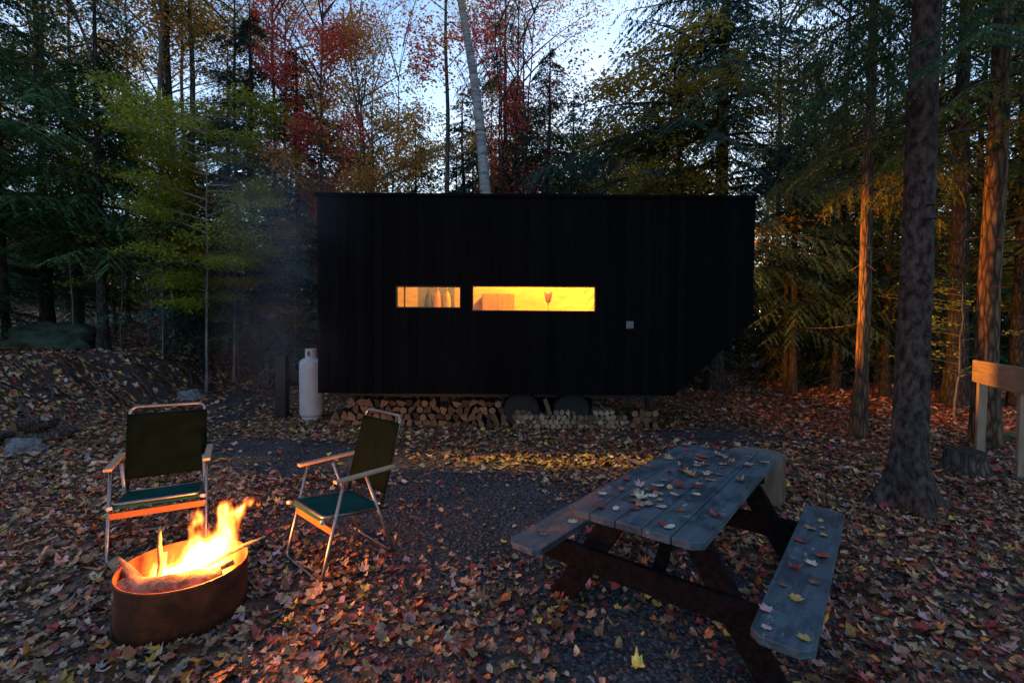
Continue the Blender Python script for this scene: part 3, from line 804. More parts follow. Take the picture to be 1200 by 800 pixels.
def big_spruce():
    x, y = 3.82, 4.42
    root = empty('spruce_tree', (x, y, gz(x, y)), 0, 'large grey brown spruce trunk with flared roots right of the picnic table', 'tree')
    rs = np.random.RandomState(5)
    # trunk with root flare lobes
    n, k = 60, 40
    zs = np.concatenate([np.linspace(-.15, 1.2, 26), np.linspace(1.3, 13, n-26)])
    th = np.arange(k)*2*PI/k
    V = []
    for z in zs:
        r = .132*(1-max(0, z)/22) + .02*math.exp(-max(0, z)/.9)
        lob = .5+.5*np.cos(4*th+.6+.3*np.sin(2*th))
        rr = r + (.05+.22*lob**2)*math.exp(-max(z, 0)/.24) + .006*np.sin(9*th+z*3)
        rr = rr*(1+.03*(rs.rand(k)-.5))
        V.append(np.stack([np.cos(th)*rr + .006*z, np.sin(th)*rr, np.full(k, z)], 1))
    V = np.concatenate(V); i = np.arange(n-1)[:, None]*k; j = np.arange(k)[None]
    Q = np.stack([i+j, i+(j+1) % k, i+k+(j+1) % k, i+k+j], -1).reshape(-1, 4)
    link('trunk', quads_mesh('spruce_trunk', V, Q, smooth=True), M['bark_spruce'], root)
    tm, cm = conifer('spruce_boughs', 44, 12.5, .1, 3.95, 2.1, 80, dens=1.0, droop=.35, shape=.55, needle=.05, width=.012, dead=False)
    link('crown', cm, LM['hem'], root)
    rr = random.Random(3)
    for q in range(16):
        mb = MB()
        z = 1.5+2.6*rr.random(); a = rr.random()*6.28; L_ = .15+.5*rr.random()**2
        mb.tube([(.1*math.cos(a), .1*math.sin(a), z), (.1*math.cos(a)+L_*.5*math.cos(a), .1*math.sin(a)+L_*.5*math.sin(a), z-.04), ((.1+L_)*math.cos(a+.1), (.1+L_)*math.sin(a+.1), z-.14)], [.009, .006, .002], k=5)
        mb.build('dead_twig', M['bark_dark'], root)
big_spruce()
# the two trunks that catch the light of the cabin's end window
plant('hemT', 5.52, 7.34, 17, 'olive', 'bark_red', 'leaning hemlock trunk lit orange beside the right end of the cabin', rz=.8, lean=(.1, .0), wide=.68)
plant('hemT', 7.06, 6.85, 18, 'olive', 'bark_red', 'orange lit upright trunk behind the wooden rail frame', rz=3.8, lean=(.03, 0), wide=.95)
# right hand woods
P('hemB', 985, 13.5, 90, 'olive', 'bark_dark', 'olive hemlock seen between the cabin end and the leaning orange trunk', wide=1.1)
P('hemD', 930, 12.5, 40, 'hem', 'bark_dark', 'dark drooping hemlock just beyond the right end of the cabin', wide=1.0)
P('maple2', 958, 18., 90, 'brown', 'bark', 'brown leaved maple deep in the woods right of the cabin', wide=1.1)
P('bushy', 1010, 22., 200, 'yellow', 'bark', 'yellow bushy maple low in the woods beyond the leaning trunk', wide=1.2)
P('hemC', 1120, 10.5, -300, 'hem', 'bark_dark', 'dark hemlock between the large spruce trunk and the rail frame, set well back', wide=1.2)
P('hemD', 1195, 10.5, -60, 'olive', 'bark_dark', 'olive hemlock above the rail frame at the right edge of the picture', wide=1.2)
P('sapling', 1123, 8.6, 330, 'green', 'bark_pale', 'pale yellow green sapling between the spruce and the rail frame', wide=1.6)
P('layered', 1150, 13., 120, 'yellow', 'bark', 'yellow leaved maple deep behind the rail frame', wide=1.1)
P('hemD', 1040, 12., 60, 'hem', 'bark_dark', 'dark hemlock behind the leaning orange trunk', wide=1.1)
P('maple2', 60, 14.5, -80, 'orange', 'bark', 'orange tinged maple high above the mossy boulder', wide=1.)
P('hemD', 55, 13.6, -60, 'fresh', 'bark_dark', 'broad green hemlock directly behind the mossy boulder', wide=1.1)
P('hemD', -30, 10.6, -160, 'fresh', 'bark_dark', 'hemlock mostly outside the left edge of the picture', wide=1.2)
P('hemB', 8, 12.6, 120, 'hem', 'bark_dark', 'blue green hemlock left of the mossy boulder', wide=1.3)
P('hemB', 92, 16., 110, 'hem', 'bark_dark', 'dark lower hemlock between the broad green one and the slim straight one on the bank', wide=1.2)
P('layered', 135, 15.5, 130, 'olive', 'bark', 'dull green maple low behind the slim hemlock on the bank', wide=1.25, rz=2.)
for px, D, top, lm, lab in ((190, 11.6, 250, 'green', 'thin grey sapling stem left of the bright maple stem'), (142, 12.6, 240, 'green', 'white stemmed sapling close right of the slim hemlock'),
                            (280, 13.5, 300, 'yellow', 'small yellowish sapling at the foot of the dark firs'), (85, 12.6, 200, 'green', 'bent sapling on the bank right of the mossy boulder'),
                            (172, 13.2, 260, 'brown', 'short pale sapling among the trunks on the bank'), (345, 14., 280, 'yellow', 'slight sapling just off the left end of the cabin')):
    P('sapling', px, D, top, lm, 'bark_pale', lab, lean=(rnd.uniform(-.1, .1), 0))

# --- woods filled in: grouped look-alikes
LEFT, MID, RIGHT = 'trees of the woods left of the cabin', 'trees of the woods behind the cabin', 'trees of the woods right of the cabin'
KIND_WORD = {'hemA': 'tall dark hemlock', 'hemB': 'full dark hemlock', 'hemC': 'high crowned hemlock', 'hemD': 'drooping hemlock', 'fir': 'dark pointed fir', 'maple': 'maple', 'maple2': 'maple',
             'bushy': 'bushy maple', 'sparse': 'half bare tree', 'layered': 'low spreading maple', 'pole': 'slender straight trunked tree', 'small': 'young dark hemlock', 'bare': 'bare stemmed tree'}
COL_WORD = {'hem': '', 'fresh': 'mid green ', 'blue': '', 'olive': 'olive tinged ', 'green': 'yellow green ', 'yellow': 'yellow ', 'orange': 'orange ', 'red': 'red ', 'brown': 'brown '}
def fill(px0, px1, D0, D1, n, kinds, topf, where, group):
    for i in range(n):
        px = px0 + (px1-px0)*(i+rnd.random())/n; D = D0 + (D1-D0)*rnd.random()**.8
        k, lm = rnd.choice(kinds)
        top = topf(px, rnd.random())
        bark = 'bark_dark' if lm in ('hem', 'blue', 'olive', 'fresh') else rnd.choice(['bark', 'bark', 'bark_pale'])
        lab = (COL_WORD[lm] + KIND_WORD[k] + ' in the dense woods ' + where).strip()
        P(k, px, D, top, lm, bark, lab, group, wide=rnd.uniform(.95, 1.3))
hk = [('hemA', 'hem'), ('hemB', 'hem'), ('hemD', 'blue'), ('hemB', 'olive'), ('fir', 'hem')]
bk = [('bushy', 'yellow'), ('maple', 'orange'), ('maple2', 'yellow'), ('layered', 'green'), ('layered', 'yellow'), ('bushy', 'orange')]
fill(-60, 360, 19, 28, 6, hk+bk[:5], lambda p, r: 80+180*r, 'left of the cabin', LEFT)
fill(-160, 360, 28, 46, 14, hk+bk, lambda p, r: 190+90*r, 'left of the cabin', LEFT)
fill(-30, 370, 17, 26, 5, [('small', 'hem'), ('small', 'olive'), ('sapling', 'yellow')][:2], lambda p, r: 250+60*r, 'left of the cabin', LEFT)
fill(375, 640, 20, 40, 8, [('hemB', 'blue'), ('fir', 'blue'), ('bushy', 'orange'), ('bushy', 'brown'), ('hemD', 'blue'), ('bushy', 'yellow')], lambda p, r: 160+60*r, 'behind the cabin', MID)
fill(455, 640, 17, 26, 1, [('bare', 'brown'), ('sparse', 'red'), ('pole', 'orange')], lambda p, r: -30+110*r, 'behind the cabin', MID)
fill(640, 780, 22, 40, 12, [('fir', 'hem'), ('hemB', 'blue'), ('bushy', 'brown'), ('bushy', 'yellow')], lambda p, r: 180+30*r, 'behind the cabin', MID)
fill(880, 1260, 12.5, 18, 4, hk+[('hemA', 'olive'), ('layered', 'yellow')], lambda p, r: 60+200*r, 'right of the cabin', RIGHT)
fill(780, 1300, 18, 32, 9, hk+bk+[('bushy', 'yellow')], lambda p, r: 110+150*r, 'right of the cabin', RIGHT)
fill(760, 1400, 32, 50, 12, hk+bk, lambda p, r: 170+100*r, 'right of the cabin', RIGHT)
fill(800, 1230, 13, 20, 16, [('small', 'hem'), ('small', 'hem'), ('small', 'olive')], lambda p, r: 290+70*r, 'right of the cabin', RIGHT)

fill(10, 365, 12.8, 19, 7, [('pole', 'orange'), ('pole', 'yellow'), ('pole', 'olive')], lambda p, r: -140+120*r, 'left of the cabin', LEFT)
fill(900, 1230, 11.5, 18, 6, [('pole', 'olive'), ('pole', 'yellow')], lambda p, r: -140+120*r, 'right of the cabin', RIGHT)
fill(460, 690, 15.5, 20, 6, [('hemB', 'blue'), ('fir', 'blue'), ('hemB', 'hem')], lambda p, r: 105+70*r, 'behind the cabin', MID)
P('maple', 205, 18.5, -30, 'orange', 'bark', 'orange maple high behind the two tall trunks left of the cabin', wide=.9)

# far wood that reads as one mass
def far_wood():
    rs = np.random.RandomState(77)
    n = 70000
    D = 48+14*rs.rand(n); a = (rs.rand(n)*2-1)*1.15
    x = np.sin(a)*D*1.25; y = np.cos(a)*D
    hm = 6.0 + 4*vnoise(a*60, a*0, .2, 3) - 2.5*np.exp(-((a-.16)/.09)**2)
    z = ground_z(x, y) + hm*rs.rand(n)
    Pn = np.stack([x, y, z], 1); Dn = rs.randn(n, 3); Ls = .35+.4*rs.rand(n)
    LV = leaf_quads(rs, Pn, Dn, Ls, Ls*.8, up=.3)
    q = np.arange(n*4).reshape(n, 4); t = np.clip(vnoise(a*400, z*2, .2, 6)*.7+.3*rs.rand(n), 0, 1)
    me = quads_mesh('distant_forest', LV.reshape(-1, 3), q, colors=np.repeat(t, 4)[:, None]*np.ones((1, 3)))
    tag(link('distant_forest', me, leaf_mat('distant_foliage', (.012, .03, .016), (.16, .11, .03), .3)), 'far wood of dark and yellowing trees behind the clearing', 'forest', kind='stuff')
far_wood()

# ------------------------------------------------------------------ cabin
CX0, CXB, CX1, CY0, CY1 = -3.145, 2.64, 3.89, 7.5, 9.95
CZ0, CZK, CZT = .62, 1.84, 3.79
WINS = [(-1.88, -.83, 2.01, 2.365), (-.65, 1.35, 1.965, 2.38)]
def bottom(x): return CZ0 if x <= CXB else CZ0 + (x-CXB)/(CX1-CXB)*(CZK-CZ0)
def make_cabin():
    root = empty('cabin_trailer', (CX0, CY0, 0), 0, 'black wood clad cabin on a trailer with two lit windows and a slanted right end', 'cabin')
    off = Vector((CX0, CY0, 0))
    def S(mb, name, mats, parent=root):
        o = mb.build(name, mats)
        o.parent = parent
        if parent is root: o.location = -off
        return o
    # vertical board cladding with open joints and holes for the windows
    for (yy0, yy1, nm) in ((CY0, CY0+.022, 'front_wall'), (CY1-.022, CY1, 'back_wall')):
        cuts = sorted({CX0, CX1, CXB} | ({w[0] for w in WINS} | {w[1] for w in WINS} if nm == 'front_wall' else set()))
        mb = MB(); bw = .14
        xs = list(np.arange(math.floor(CX0/bw)*bw, CX1+bw, bw))
        allx = sorted(set([round(v, 4) for v in xs if CX0 < v < CX1] + [round(c, 4) for c in cuts]))
        for a, b in zip(allx, allx[1:]):
            ga = .0025 if any(abs(a-v) < 1e-3 for v in xs) else 0
            gb = .0025 if any(abs(b-v) < 1e-3 for v in xs) else 0
            A, B = a+ga, b-gb
            if B-A < .004: continue
            dy = rnd.uniform(-.0035, .0035)
            segs = [(None, CZT)]
            mid = (A+B)/2
            if nm == 'front_wall':
                for w in WINS:
                    if w[0] < mid < w[1]: segs = [(None, w[2]), (w[3], CZT)]
            for z0, z1 in segs:
                za, zb = (bottom(A), bottom(B)) if z0 is None else (z0, z0)
                if nm == 'front_wall': mb.poly([(A, yy0+dy, za), (B, yy0+dy, zb), (B, yy0+dy, z1), (A, yy0+dy, z1)], (0, .022, 0))
                else: mb.poly([(A, yy0, za), (B, yy0, zb), (B, yy0, z1), (A, yy0, z1)], (0, .022, 0))
        S(mb, nm, M['charred'])
    # inner lining (dark membrane outside, plywood inside) around the holes
    def lining(y0, y1, wins, mat, nm):
        mb = MB(); xs = sorted({CX0+.03, CXB, CX1-.03} | {w[0] for w in wins} | {w[1] for w in wins})
        for a, b in zip(xs, xs[1:]):
            mid = (a+b)/2; segs = [(None, CZT-.02)]
            for w in wins:
                if w[0] < mid < w[1]: segs = [(None, w[2]), (w[3], CZT-.02)]
            for z0, z1 in segs:
                za, zb = (bottom(a)+.02, bottom(b)+.02) if z0 is None else (z0, z0)
                mb.poly([(a, y0, za), (b, y0, zb), (b, y0, z1), (a, y0, z1)], (0, y1-y0, 0))
        return S(mb, nm, mat)
    lining(CY0+.03, CY0+.05, WINS, M['black_metal'], 'membrane')
    lining(CY0+.055, CY0+.11, WINS, M['interior_ply'], 'inner_front_wall')
    lining(CY1-.10, CY1-.03, [], M['interior_ply'], 'inner_back_wall')
    # left end
    mb = MB()
    for a in np.arange(CY0+.03, CY1-.03, .14): mb.box(CX0+.001, CX0+.022, a+.003, min(a+.137, CY1-.03), CZ0, CZT)
    S(mb, 'left_wall', M['charred'])
    S(MB().box(CX0+.026, CX0+.08, CY0+.12, CY1-.11, CZ0+.1, CZT-.03), 'inner_left_wall', M['interior_ply'])
    # right end with a large window, frames around it
    ey0, ey1, ez0, ez1 = CY0+.28, CY1-.35, 2.08, 3.1
    def endwall(xa, xb, mat, nm, inset):
        mb = MB()
        mb.box(xa, xb, CY0+inset, CY1-inset, CZK+.001, ez0); mb.box(xa, xb, CY0+inset, CY1-inset, ez1, CZT-.002)
        mb.box(xa, xb, CY0+inset, ey0, ez0+.0005, ez1-.0005); mb.box(xa, xb, ey1, CY1-inset, ez0+.0005, ez1-.0005)
        S(mb, nm, mat)
    endwall(CX1-.022, CX1, M['charred'], 'right_wall', .024)
    endwall(CX1-.10, CX1-.03, M['interior_ply'], 'inner_right_wall', .12)
    # slanted underside, floor, roof
    S(MB().poly([(CXB, CY0+.024, CZ0+.002), (CX1-.03, CY0+.024, CZK-.02), (CX1-.06, CY0+.024, CZK+.01), (CXB-.03, CY0+.024, CZ0+.05)], (0, CY1-CY0-.048, 0)), 'slanted_underside', M['charred'])
    S(MB().box(CX0+.03, CXB-.03, CY0+.12, CY1-.12, CZ0+.001, CZ0+.1), 'floor_deck', M['interior_ply'])
    S(MB().box(CX0-.04, CX1+.03, CY0-.03, CY1+.03, CZT+.001, CZT+.05, bev=.004), 'roof', M['charred'])
    S(MB().box(CX0+.09, CX1-.11, CY0+.12, CY1-.11, CZT-.09, CZT-.03), 'ceiling_lining', M['interior_ply'])
    # windows: slim black frame and pane
    gm, nt, out = new_mat('window_glass')
    tr = N(nt, 'BsdfTransparent'); gl = N(nt, 'BsdfGlossy', Roughness=.02); mx = N(nt, 'MixShader')
    tr.inputs[0].default_value = (.96, .95, .93, 1)
    mx.inputs[0].default_value = .03; nt.links.new(tr.outputs[0], mx.inputs[1]); nt.links.new(gl.outputs[0], mx.inputs[2]); nt.links.new(mx.outputs[0], out.inputs[0])
    M['glass'] = gm
    for x0, x1, z0, z1 in WINS:
        wr = empty('window', (0, 0, 0)); wr.parent = root; wr.location = -off
        mb = MB(); t = .018; e = .002
        mb.box(x0+e, x0+t, CY0-.006, CY0+.075, z0+e, z1-e); mb.box(x1-t, x1-e, CY0-.006, CY0+.075, z0+e, z1-e)
        mb.box(x0+t, x1-t, CY0-.006, CY0+.075, z0+e, z0+t); mb.box(x0+t, x1-t, CY0-.006, CY0+.075, z1-t, z1-e)
        if x1 < 0: mb.box(x0+.128, x0+.14, CY0-.002, CY0+.07, z0+t, z1-t)
        f = mb.build('frame', M['black_metal']); f.parent = wr
        g = MB().box(x0+t, x1-t, CY0+.03, CY0+.034, z0+t, z1-t).build('pane', gm); g.parent = wr
    wr = empty('window', (0, 0, 0)); wr.parent = root; wr.location = -off
    mb = MB()
    for a, b, c, d in ((ey0, ey0+.03, ez0, ez1), (ey1-.03, ey1, ez0, ez1), (ey0+.03, ey1-.03, ez0, ez0+.03), (ey0+.03, ey1-.03, ez1-.03, ez1)):
        mb.box(CX1-.09, CX1+.006, a+.001, b-.001, c+.001, d-.001)
    f = mb.build('frame', M['black_metal']); f.parent = wr
    g = MB().box(CX1-.05, CX1-.046, ey0+.03, ey1-.03, ez0+.03, ez1-.03).build('pane', gm); g.parent = wr
    # grey outlet cover on the wall
    mb = MB().box(1.84, 1.96, CY0-.03, CY0-.005, 1.70, 1.82, bev=.006); mb.box(1.855, 1.945, CY0-.036, CY0-.031, 1.715, 1.805, bev=.002)
    S(mb, 'outlet_cover', M['outlet'])
    # trailer chassis: rails, cross members, fender panel, legs, wheels, drawbar
    mb = MB()
    for y in (CY0+.5, CY1-.5): mb.box(CX0+.1, CXB-.1, y-.03, y+.03, CZ0-.11, CZ0-.002)
    for x in np.arange(CX0+.4, CXB-.2, .8): mb.box(x-.025, x+.025, CY0+.54, CY1-.54, CZ0-.08, CZ0-.004)
    S(mb, 'chassis', M['black_metal'])
    mb = MB().box(-.12, 1.44, CY0+.8, CY0+.815, CZ0-.4, CZ0-.004); S(mb, 'fender_panel', M['charred'])
    for x in (.17, 1.02):
        y = CY0+.42
        wh = empty('wheel', (x-CX0, y-CY0, .31), 0); wh.parent = root; wh.rotation_euler = (PI/2, 0, 0)
        tire = MB().lathe([(.20, -.1), (.27, -.11), (.30, -.09), (.308, -.05), (.308, .05), (.30, .09), (.27, .11), (.20, .1)], k=40).build('tyre', M['rubber']); tire.parent = wh
        rim = MB().lathe([(.02, .07), (.06, .085), (.065, .06), (.14, .05), (.15, .075), (.19, .085), (.2, .1), (.205, .08)], k=32).build('rim', M['rim']); rim.parent = wh
    for x in (-.42, 2.42):
        mb = MB().box(x-.04, x+.04, CY0+.65, CY0+.73, .06, CZ0-.003, bev=.005); mb.box(x-.13, x+.13, CY0+.57, CY0+.81, gz(x, CY0+.3)-.02, .06, bev=.01)
        S(mb, 'support_leg', M['hitch_metal'])
    db = MB()
    yc = (CY0+CY1)/2
    for s in (-1, 1):
        db.tube([(CX0+.3, yc+s*.3, .56), (CX0-.05, yc+s*.22, .6), (CX0-1.35, yc+s*.06, .66)], .05, k=4)
    db.box(CX0-1.3, CX0-.02, yc-.07, yc+.07, .60, .86, bev=.008)
    db.box(CX0-1.62, CX0-1.25, yc-.06, yc+.06, .64, .80, bev=.01)
    d_ = S(db, 'drawbar', M['hitch_metal'])
    jx, jy = CX0-1.12, yc-.14
    jk = MB().box(jx-.095, jx+.095, jy-.08, jy+.08, .05, 1.16, bev=.006)
    jk.box(jx-.12, jx+.12, jy-.12, jy+.12, 0.0, .05, bev=.005)
    jk.lathe([(.10, 0), (.11, .01), (.11, .05), (.1, .06)], k=16, c=(jx, jy, .36))
    S(jk, 'tongue_jack', M['hitch_metal'])
    hk_ = MB().tube([(jx-.28, jy, 1.02), (jx-.28, jy, .8), (jx-.25, jy, .62)], .035, k=8)
    hk_.tube([(jx-.26+.13*math.cos(a), jy-.04, .72+.17*math.sin(a)) for a in np.linspace(0, 2*PI, 14)], .028, k=6)
    hk_.tube([(jx-.3, jy, .45), (jx-.24, jy-.01, .4), (jx-.16, jy, .44), (jx-.14, jy, .6)], .012, k=6)
    hk_.box(jx-.42, jx-.22, jy-.05, jy+.05, .6, .7, bev=.02)
    S(hk_, 'coupler', M['hitch_metal'])
make_cabin()

# inside the cabin
def lampm(c, s): return emis('lamp_glow', c, s)
def inside():
    wall_grey = MB().box(-1.83, -1.12, 9.0, 9.03, .75, 3.6).build('partition_wall', M['interior_grey']); tag(wall_grey, 'grey brown partition behind the hanging jackets in the left window', 'partition')
    cols = [((.012, .012, .012), (.03, .026, .024), 'dark grey jacket hanging leftmost in the small window'), ((.25, .08, .03), (.36, .13, .05), 'orange jacket hanging in the middle of the small window'), ((.12, .09, .012), (.2, .15, .02), 'mustard jacket hanging rightmost in the small window')]
    for i, (a, b, lab) in enumerate(cols):
        x = -1.60 + i*.175
        mb = MB(); rr = random.Random(i)
        prof = [(.012, 2.42), (.03, 2.38), (.055, 2.33), (.085, 2.2), (.095, 2.0), (.1, 1.75), (.105, 1.5)]
        k = 14
        rings = []
        for (r, z) in prof:
            rings.append([mb.bm.verts.new((x + r*.8*math.cos(2*PI*j/k)*(1+.18*math.sin(j*2.3+z*5)), 8.9 + r*.55*math.sin(2*PI*j/k), z)) for j in range(k)])
        for p, q in zip(rings, rings[1:]):
            for j in range(k):
                f = mb.bm.faces.new((p[j], p[(j+1) % k], q[(j+1) % k], q[j])); f.smooth = True
        mb.bm.faces.new(rings[0]); mb.bm.faces.new(rings[-1][::-1])
        mb.tube([(x, 8.99, 2.47), (x, 8.9, 2.45), (x, 8.9, 2.42)], .006, k=6)
        o = mb.build('hanging_jacket', surf('jacket_%d' % i, a, b, rough=.9)); tag(o, lab, 'jacket', 'jackets hanging in the small window')
    c = empty('wall_cabinet', (-.3, 9.4, 1.95), 0, 'brown wooden cabinet on the wall seen through the long window', 'cabinet')
    MB().box(-.32, .34, 0, .4, -.1, .44, bev=.006).build('body', M['cab_wood'], c)
    mb = MB().box(-.30, .005, -.02, -.002, -.08, .42, bev=.004); mb.box(.012, .32, -.02, -.002, -.08, .42, bev=.004); mb.build('door', M['cab_wood'], c)
    l = empty('desk_lamp', (.72, 9.3, 1.7), 0, 'small tapered lamp standing right of the cabinet in the long window', 'lamp')
    MB().tube([(0, 0, .0), (0, 0, .55)], .01, k=8).build('stem', M['cab_wood'], l)
    MB().lathe([(.03, .5), (.05, .53), (.075, .66), (.09, .72)], k=20).build('lamp_shade', M['cab_wood'], l)
    sh = MB().box(.5, .95, 9.2, 9.8, 1.66, 1.7, bev=.004).build('shelf', M['cab_wood']); tag(sh, 'wooden shelf under the small lamp inside the cabin', 'shelf')
    pl = MB(); pl.poly([(1.72, 8.7, 2.05), (2.1, 8.7, 2.28), (2.1, 8.7, 2.62), (1.98, 8.7, 2.6), (1.9, 8.7, 2.4)], (0, .35, 0), bev=.02)
    tag(pl.build('reading_chair_back', M['cab_wood']), 'brown slanted headboard at the right end of the long window', 'headboard')
    # ceiling lamp that throws the patch of light on the leaves in front
    cl = empty('ceiling_lamp', (.45, 8.62, CZT-.09), 0, 'round lamp on the ceiling inside the cabin', 'lamp')
    MB().lathe([(.0001, -.09), (.06, -.085), (.09, -.06), (.1, -.01), (.1, -.001)], k=24).build('lamp_shade', lampm((1, .5, .1), 14), cl)
    def pt(nm, loc, e, r=.06, c=(1, .56, .03)):
        ld = bpy.data.lights.new(nm, 'POINT'); ld.energy = e; ld.color = c; ld.shadow_soft_size = r
        o = bpy.data.objects.new(nm, ld); o.location = loc; col.objects.link(o)
    pt('ceiling_lamp_light', (.45, 8.62, CZT-.26), 480, .07)
    pt('bed_lamp_light', (3.0, 8.55, 2.6), 1050, .09, (1, .34, .035))
    pt('hall_lamp_light', (-1.7, 8.3, 3.3), 60, .06)
    bl = empty('bed_lamp', (3.0, 8.9, 2.95), 0, 'small wall lamp over the bed at the end window', 'lamp')
    MB().lathe([(.02, .1), (.03, .1), (.08, -.02), (.075, -.02)], k=20).build('lamp_shade', M['black_metal'], bl)
inside()

# ------------------------------------------------------------------ propane tank
def tank():
    x, y = -3.665, 8.45; z = gz(x, y)
    t = empty('propane_tank', (x, y, z), 0, 'tall white gas cylinder standing at the left end of the cabin', 'gas cylinder')
    MB().lathe([(.14, .055), (.18, .07), (.2, .11), (.205, .14), (.205, 1.0), (.2, 1.05), (.17, 1.1), (.11, 1.13), (.05, 1.145)], k=40).build('body', M['tank_white'], t)
    MB().lathe([(.165, -.02), (.168, -.02), (.168, .075), (.162, .075)], k=36, closed=True).build('foot_ring', M['tank_white'], t)
    # collar with hand holes
    mb = MB(); k = 24
    for j in range(k):
        a0, a1 = 2*PI*j/k, 2*PI*(j+1)/k
        if j % 12 in (5, 6): rng_ = ((1.12, 1.17), (1.26, 1.30))
        else: rng_ = ((1.12, 1.30),)
        for z0, z1 in rng_:
            q = [(.1*math.cos(a0), .1*math.sin(a0), z0), (.1*math.cos(a1), .1*math.sin(a1), z0), (.1*math.cos(a1), .1*math.sin(a1), z1), (.1*math.cos(a0), .1*math.sin(a0), z1)]
            mb.poly(q, (.004*math.cos(a0), .004*math.sin(a0), 0))
    mb.build('collar', M['tank_white'], t)
    MB().lathe([(.02, 1.14), (.02, 1.2), (.035, 1.205), (.035, 1.235), (.01, 1.24)], k=14).build('valve', M['rim'], t)
tank()

# ------------------------------------------------------------------ firewood
def log_mesh(seed, kind, R, L_, pale):
    rr = random.Random(seed); k = 12
    if kind == 'round': pts = [(R*math.cos(a)*(1+.12*(rr.random()-.5)), R*math.sin(a)*(1+.12*(rr.random()-.5))) for a in [2*PI*i/k for i in range(k)]]; bark = [True]*k
    elif kind == 'half':
        pts = [(R*1.15*math.cos(a), R*1.15*math.sin(a)-.35*R) for a in [PI*i/8 for i in range(9)]] + [(-R*.4, -.4*R+.1*R*rr.random()), (R*.45, -.42*R)]
        bark = [True]*8 + [False]*3
    elif kind == 'quarter':
        pts = [(R*1.7*math.cos(a)-.75*R, R*1.7*math.sin(a)-.75*R) for a in [PI/2*i/5 for i in range(6)]] + [(-.7*R, -.7*R)]
        bark = [True]*5 + [False]*2
    else:
        pts = [(-R, -.7*R), (.1*R, -.85*R), (R*.95, -.5*R), (R*.8, .6*R), (0, .85*R), (-.9*R, .5*R)]; bark = [False]*6
        pts = [(p[0]*(1+.2*(rr.random()-.5)), p[1]*(1+.2*(rr.random()-.5))) for p in pts]
    bm = bmesh.new(); n = len(pts); secs = []
    for s in (0, .02, .35, .7, .98, 1):
        sc = .97 if s in (0, 1) else 1
        secs.append([bm.verts.new((p[0]*sc + .006*rr.random(), s*L_, p[1]*sc + .006*rr.random())) for p in pts])
    for a, b in zip(secs, secs[1:]):
        for i in range(n):
            f = bm.faces.new((a[i], a[(i+1) % n], b[(i+1) % n], b[i])); f.material_index = 0 if bark[i] else 1
    f = bm.faces.new(secs[0][::-1]); f.material_index = 1; f = bm.faces.new(secs[-1]); f.material_index = 1
    bmesh.ops.recalc_face_normals(bm, faces=bm.faces)
    me = bpy.data.meshes.new('log_' + kind); bm.to_mesh(me); bm.free()
    me.materials.append(M['bark'] if not pale else M['end_pale']); me.materials.append(M['end_pale'] if pale else M['end_brown'])
    return me
def woodpile():
    brown = [('round', log_mesh(1, 'round', .058, .42, False)), ('quarter', log_mesh(2, 'quarter', .085, .42, False)), ('half', log_mesh(3, 'half', .075, .42, False)), ('quarter', log_mesh(4, 'quarter', .07, .42, False)), ('half', log_mesh(5, 'half', .068, .42, False)), ('quarter', log_mesh(6, 'quarter', .078, .42, False))]
    pale = [('split', log_mesh(11+i, 'split', .045+.006*(i % 3), .4, True)) for i in range(4)] + [('quarter', log_mesh(16, 'quarter', .045, .4, True))]
    W = {'round': 'round bark covered log', 'half': 'half round split log', 'quarter': 'wedge shaped split log', 'split': 'pale squarish split log'}
    def stack(x0, x1, y, rows, st, protos, lab, grp, zt=None):
        c = 0
        for r in range(rows):
            x = x0 + (st*.5 if r % 2 else 0)
            while x < x1 - (r*.03):
                hmax = rows if zt is None else zt(x)
                if r < hmax:
                    k, me = rnd.choice(protos)
                    o = bpy.data.objects.new('firewood_log', me); col.objects.link(o)
                    yy = y + rnd.uniform(-.05, .05)
                    o.location = (x, yy, gz(x, y) + st*.46 + r*st*.86)
                    o.rotation_euler = (rnd.uniform(-.03, .03), rnd.uniform(-3.1, 3.1), rnd.uniform(-.08, .08))
                    tag(o, W[k] + ' ' + lab, 'firewood', grp); c += 1
                x += st*(.93+.14*rnd.random())
        return c
    a = stack(-3.05, -.02, 7.82, 4, .135, brown, 'in the brown stack under the left half of the cabin', 'brown logs stacked under the cabin', lambda x: 3 if -1.3 < x < -.95 else (2 if x < -2.75 else 4))
    b = stack(.06, 2.0, 7.74, 4, .092, pale, 'in the pale stack in front of the trailer wheels', 'pale logs stacked before the wheels', lambda x: 3+(math.sin(x*9) > -.3))
    c = stack(2.08, 2.5, 7.8, 3, .12, brown, 'in the small stack under the right part of the cabin', 'brown logs right of the pale stack')
    o = MB().box(-.035, .035, -.02, .02, -.15, .15, bev=.006).build('split_stick', M['end_pale'], None, (.60, 7.68, .39), (.25, -.35, 0)); tag(o, 'pale split stick leaning upright on the pale stack', 'firewood')
    # little heap at the left edge
    for i, (px, D, zz) in enumerate(((6, 6.25, .07), (26, 6.4, .07), (44, 6.6, .06), (12, 6.5, .2), (34, 6.7, .17), (58, 6.9, .06), (-14, 6.2, .1))):
        k, me = brown[i % 6]
        o = bpy.data.objects.new('firewood_log', me); col.objects.link(o); x = at_px(px, D)
        o.location = (x, D, gz(x, D)+zz); o.rotation_euler = (0, rnd.uniform(-3, 3), rnd.uniform(-.7, .3)); o.scale = (1.15, .8, 1.15)
        tag(o, W[k] + ' in the low heap at the foot of the bank', 'firewood', 'logs heaped at the foot of the bank')
woodpile()

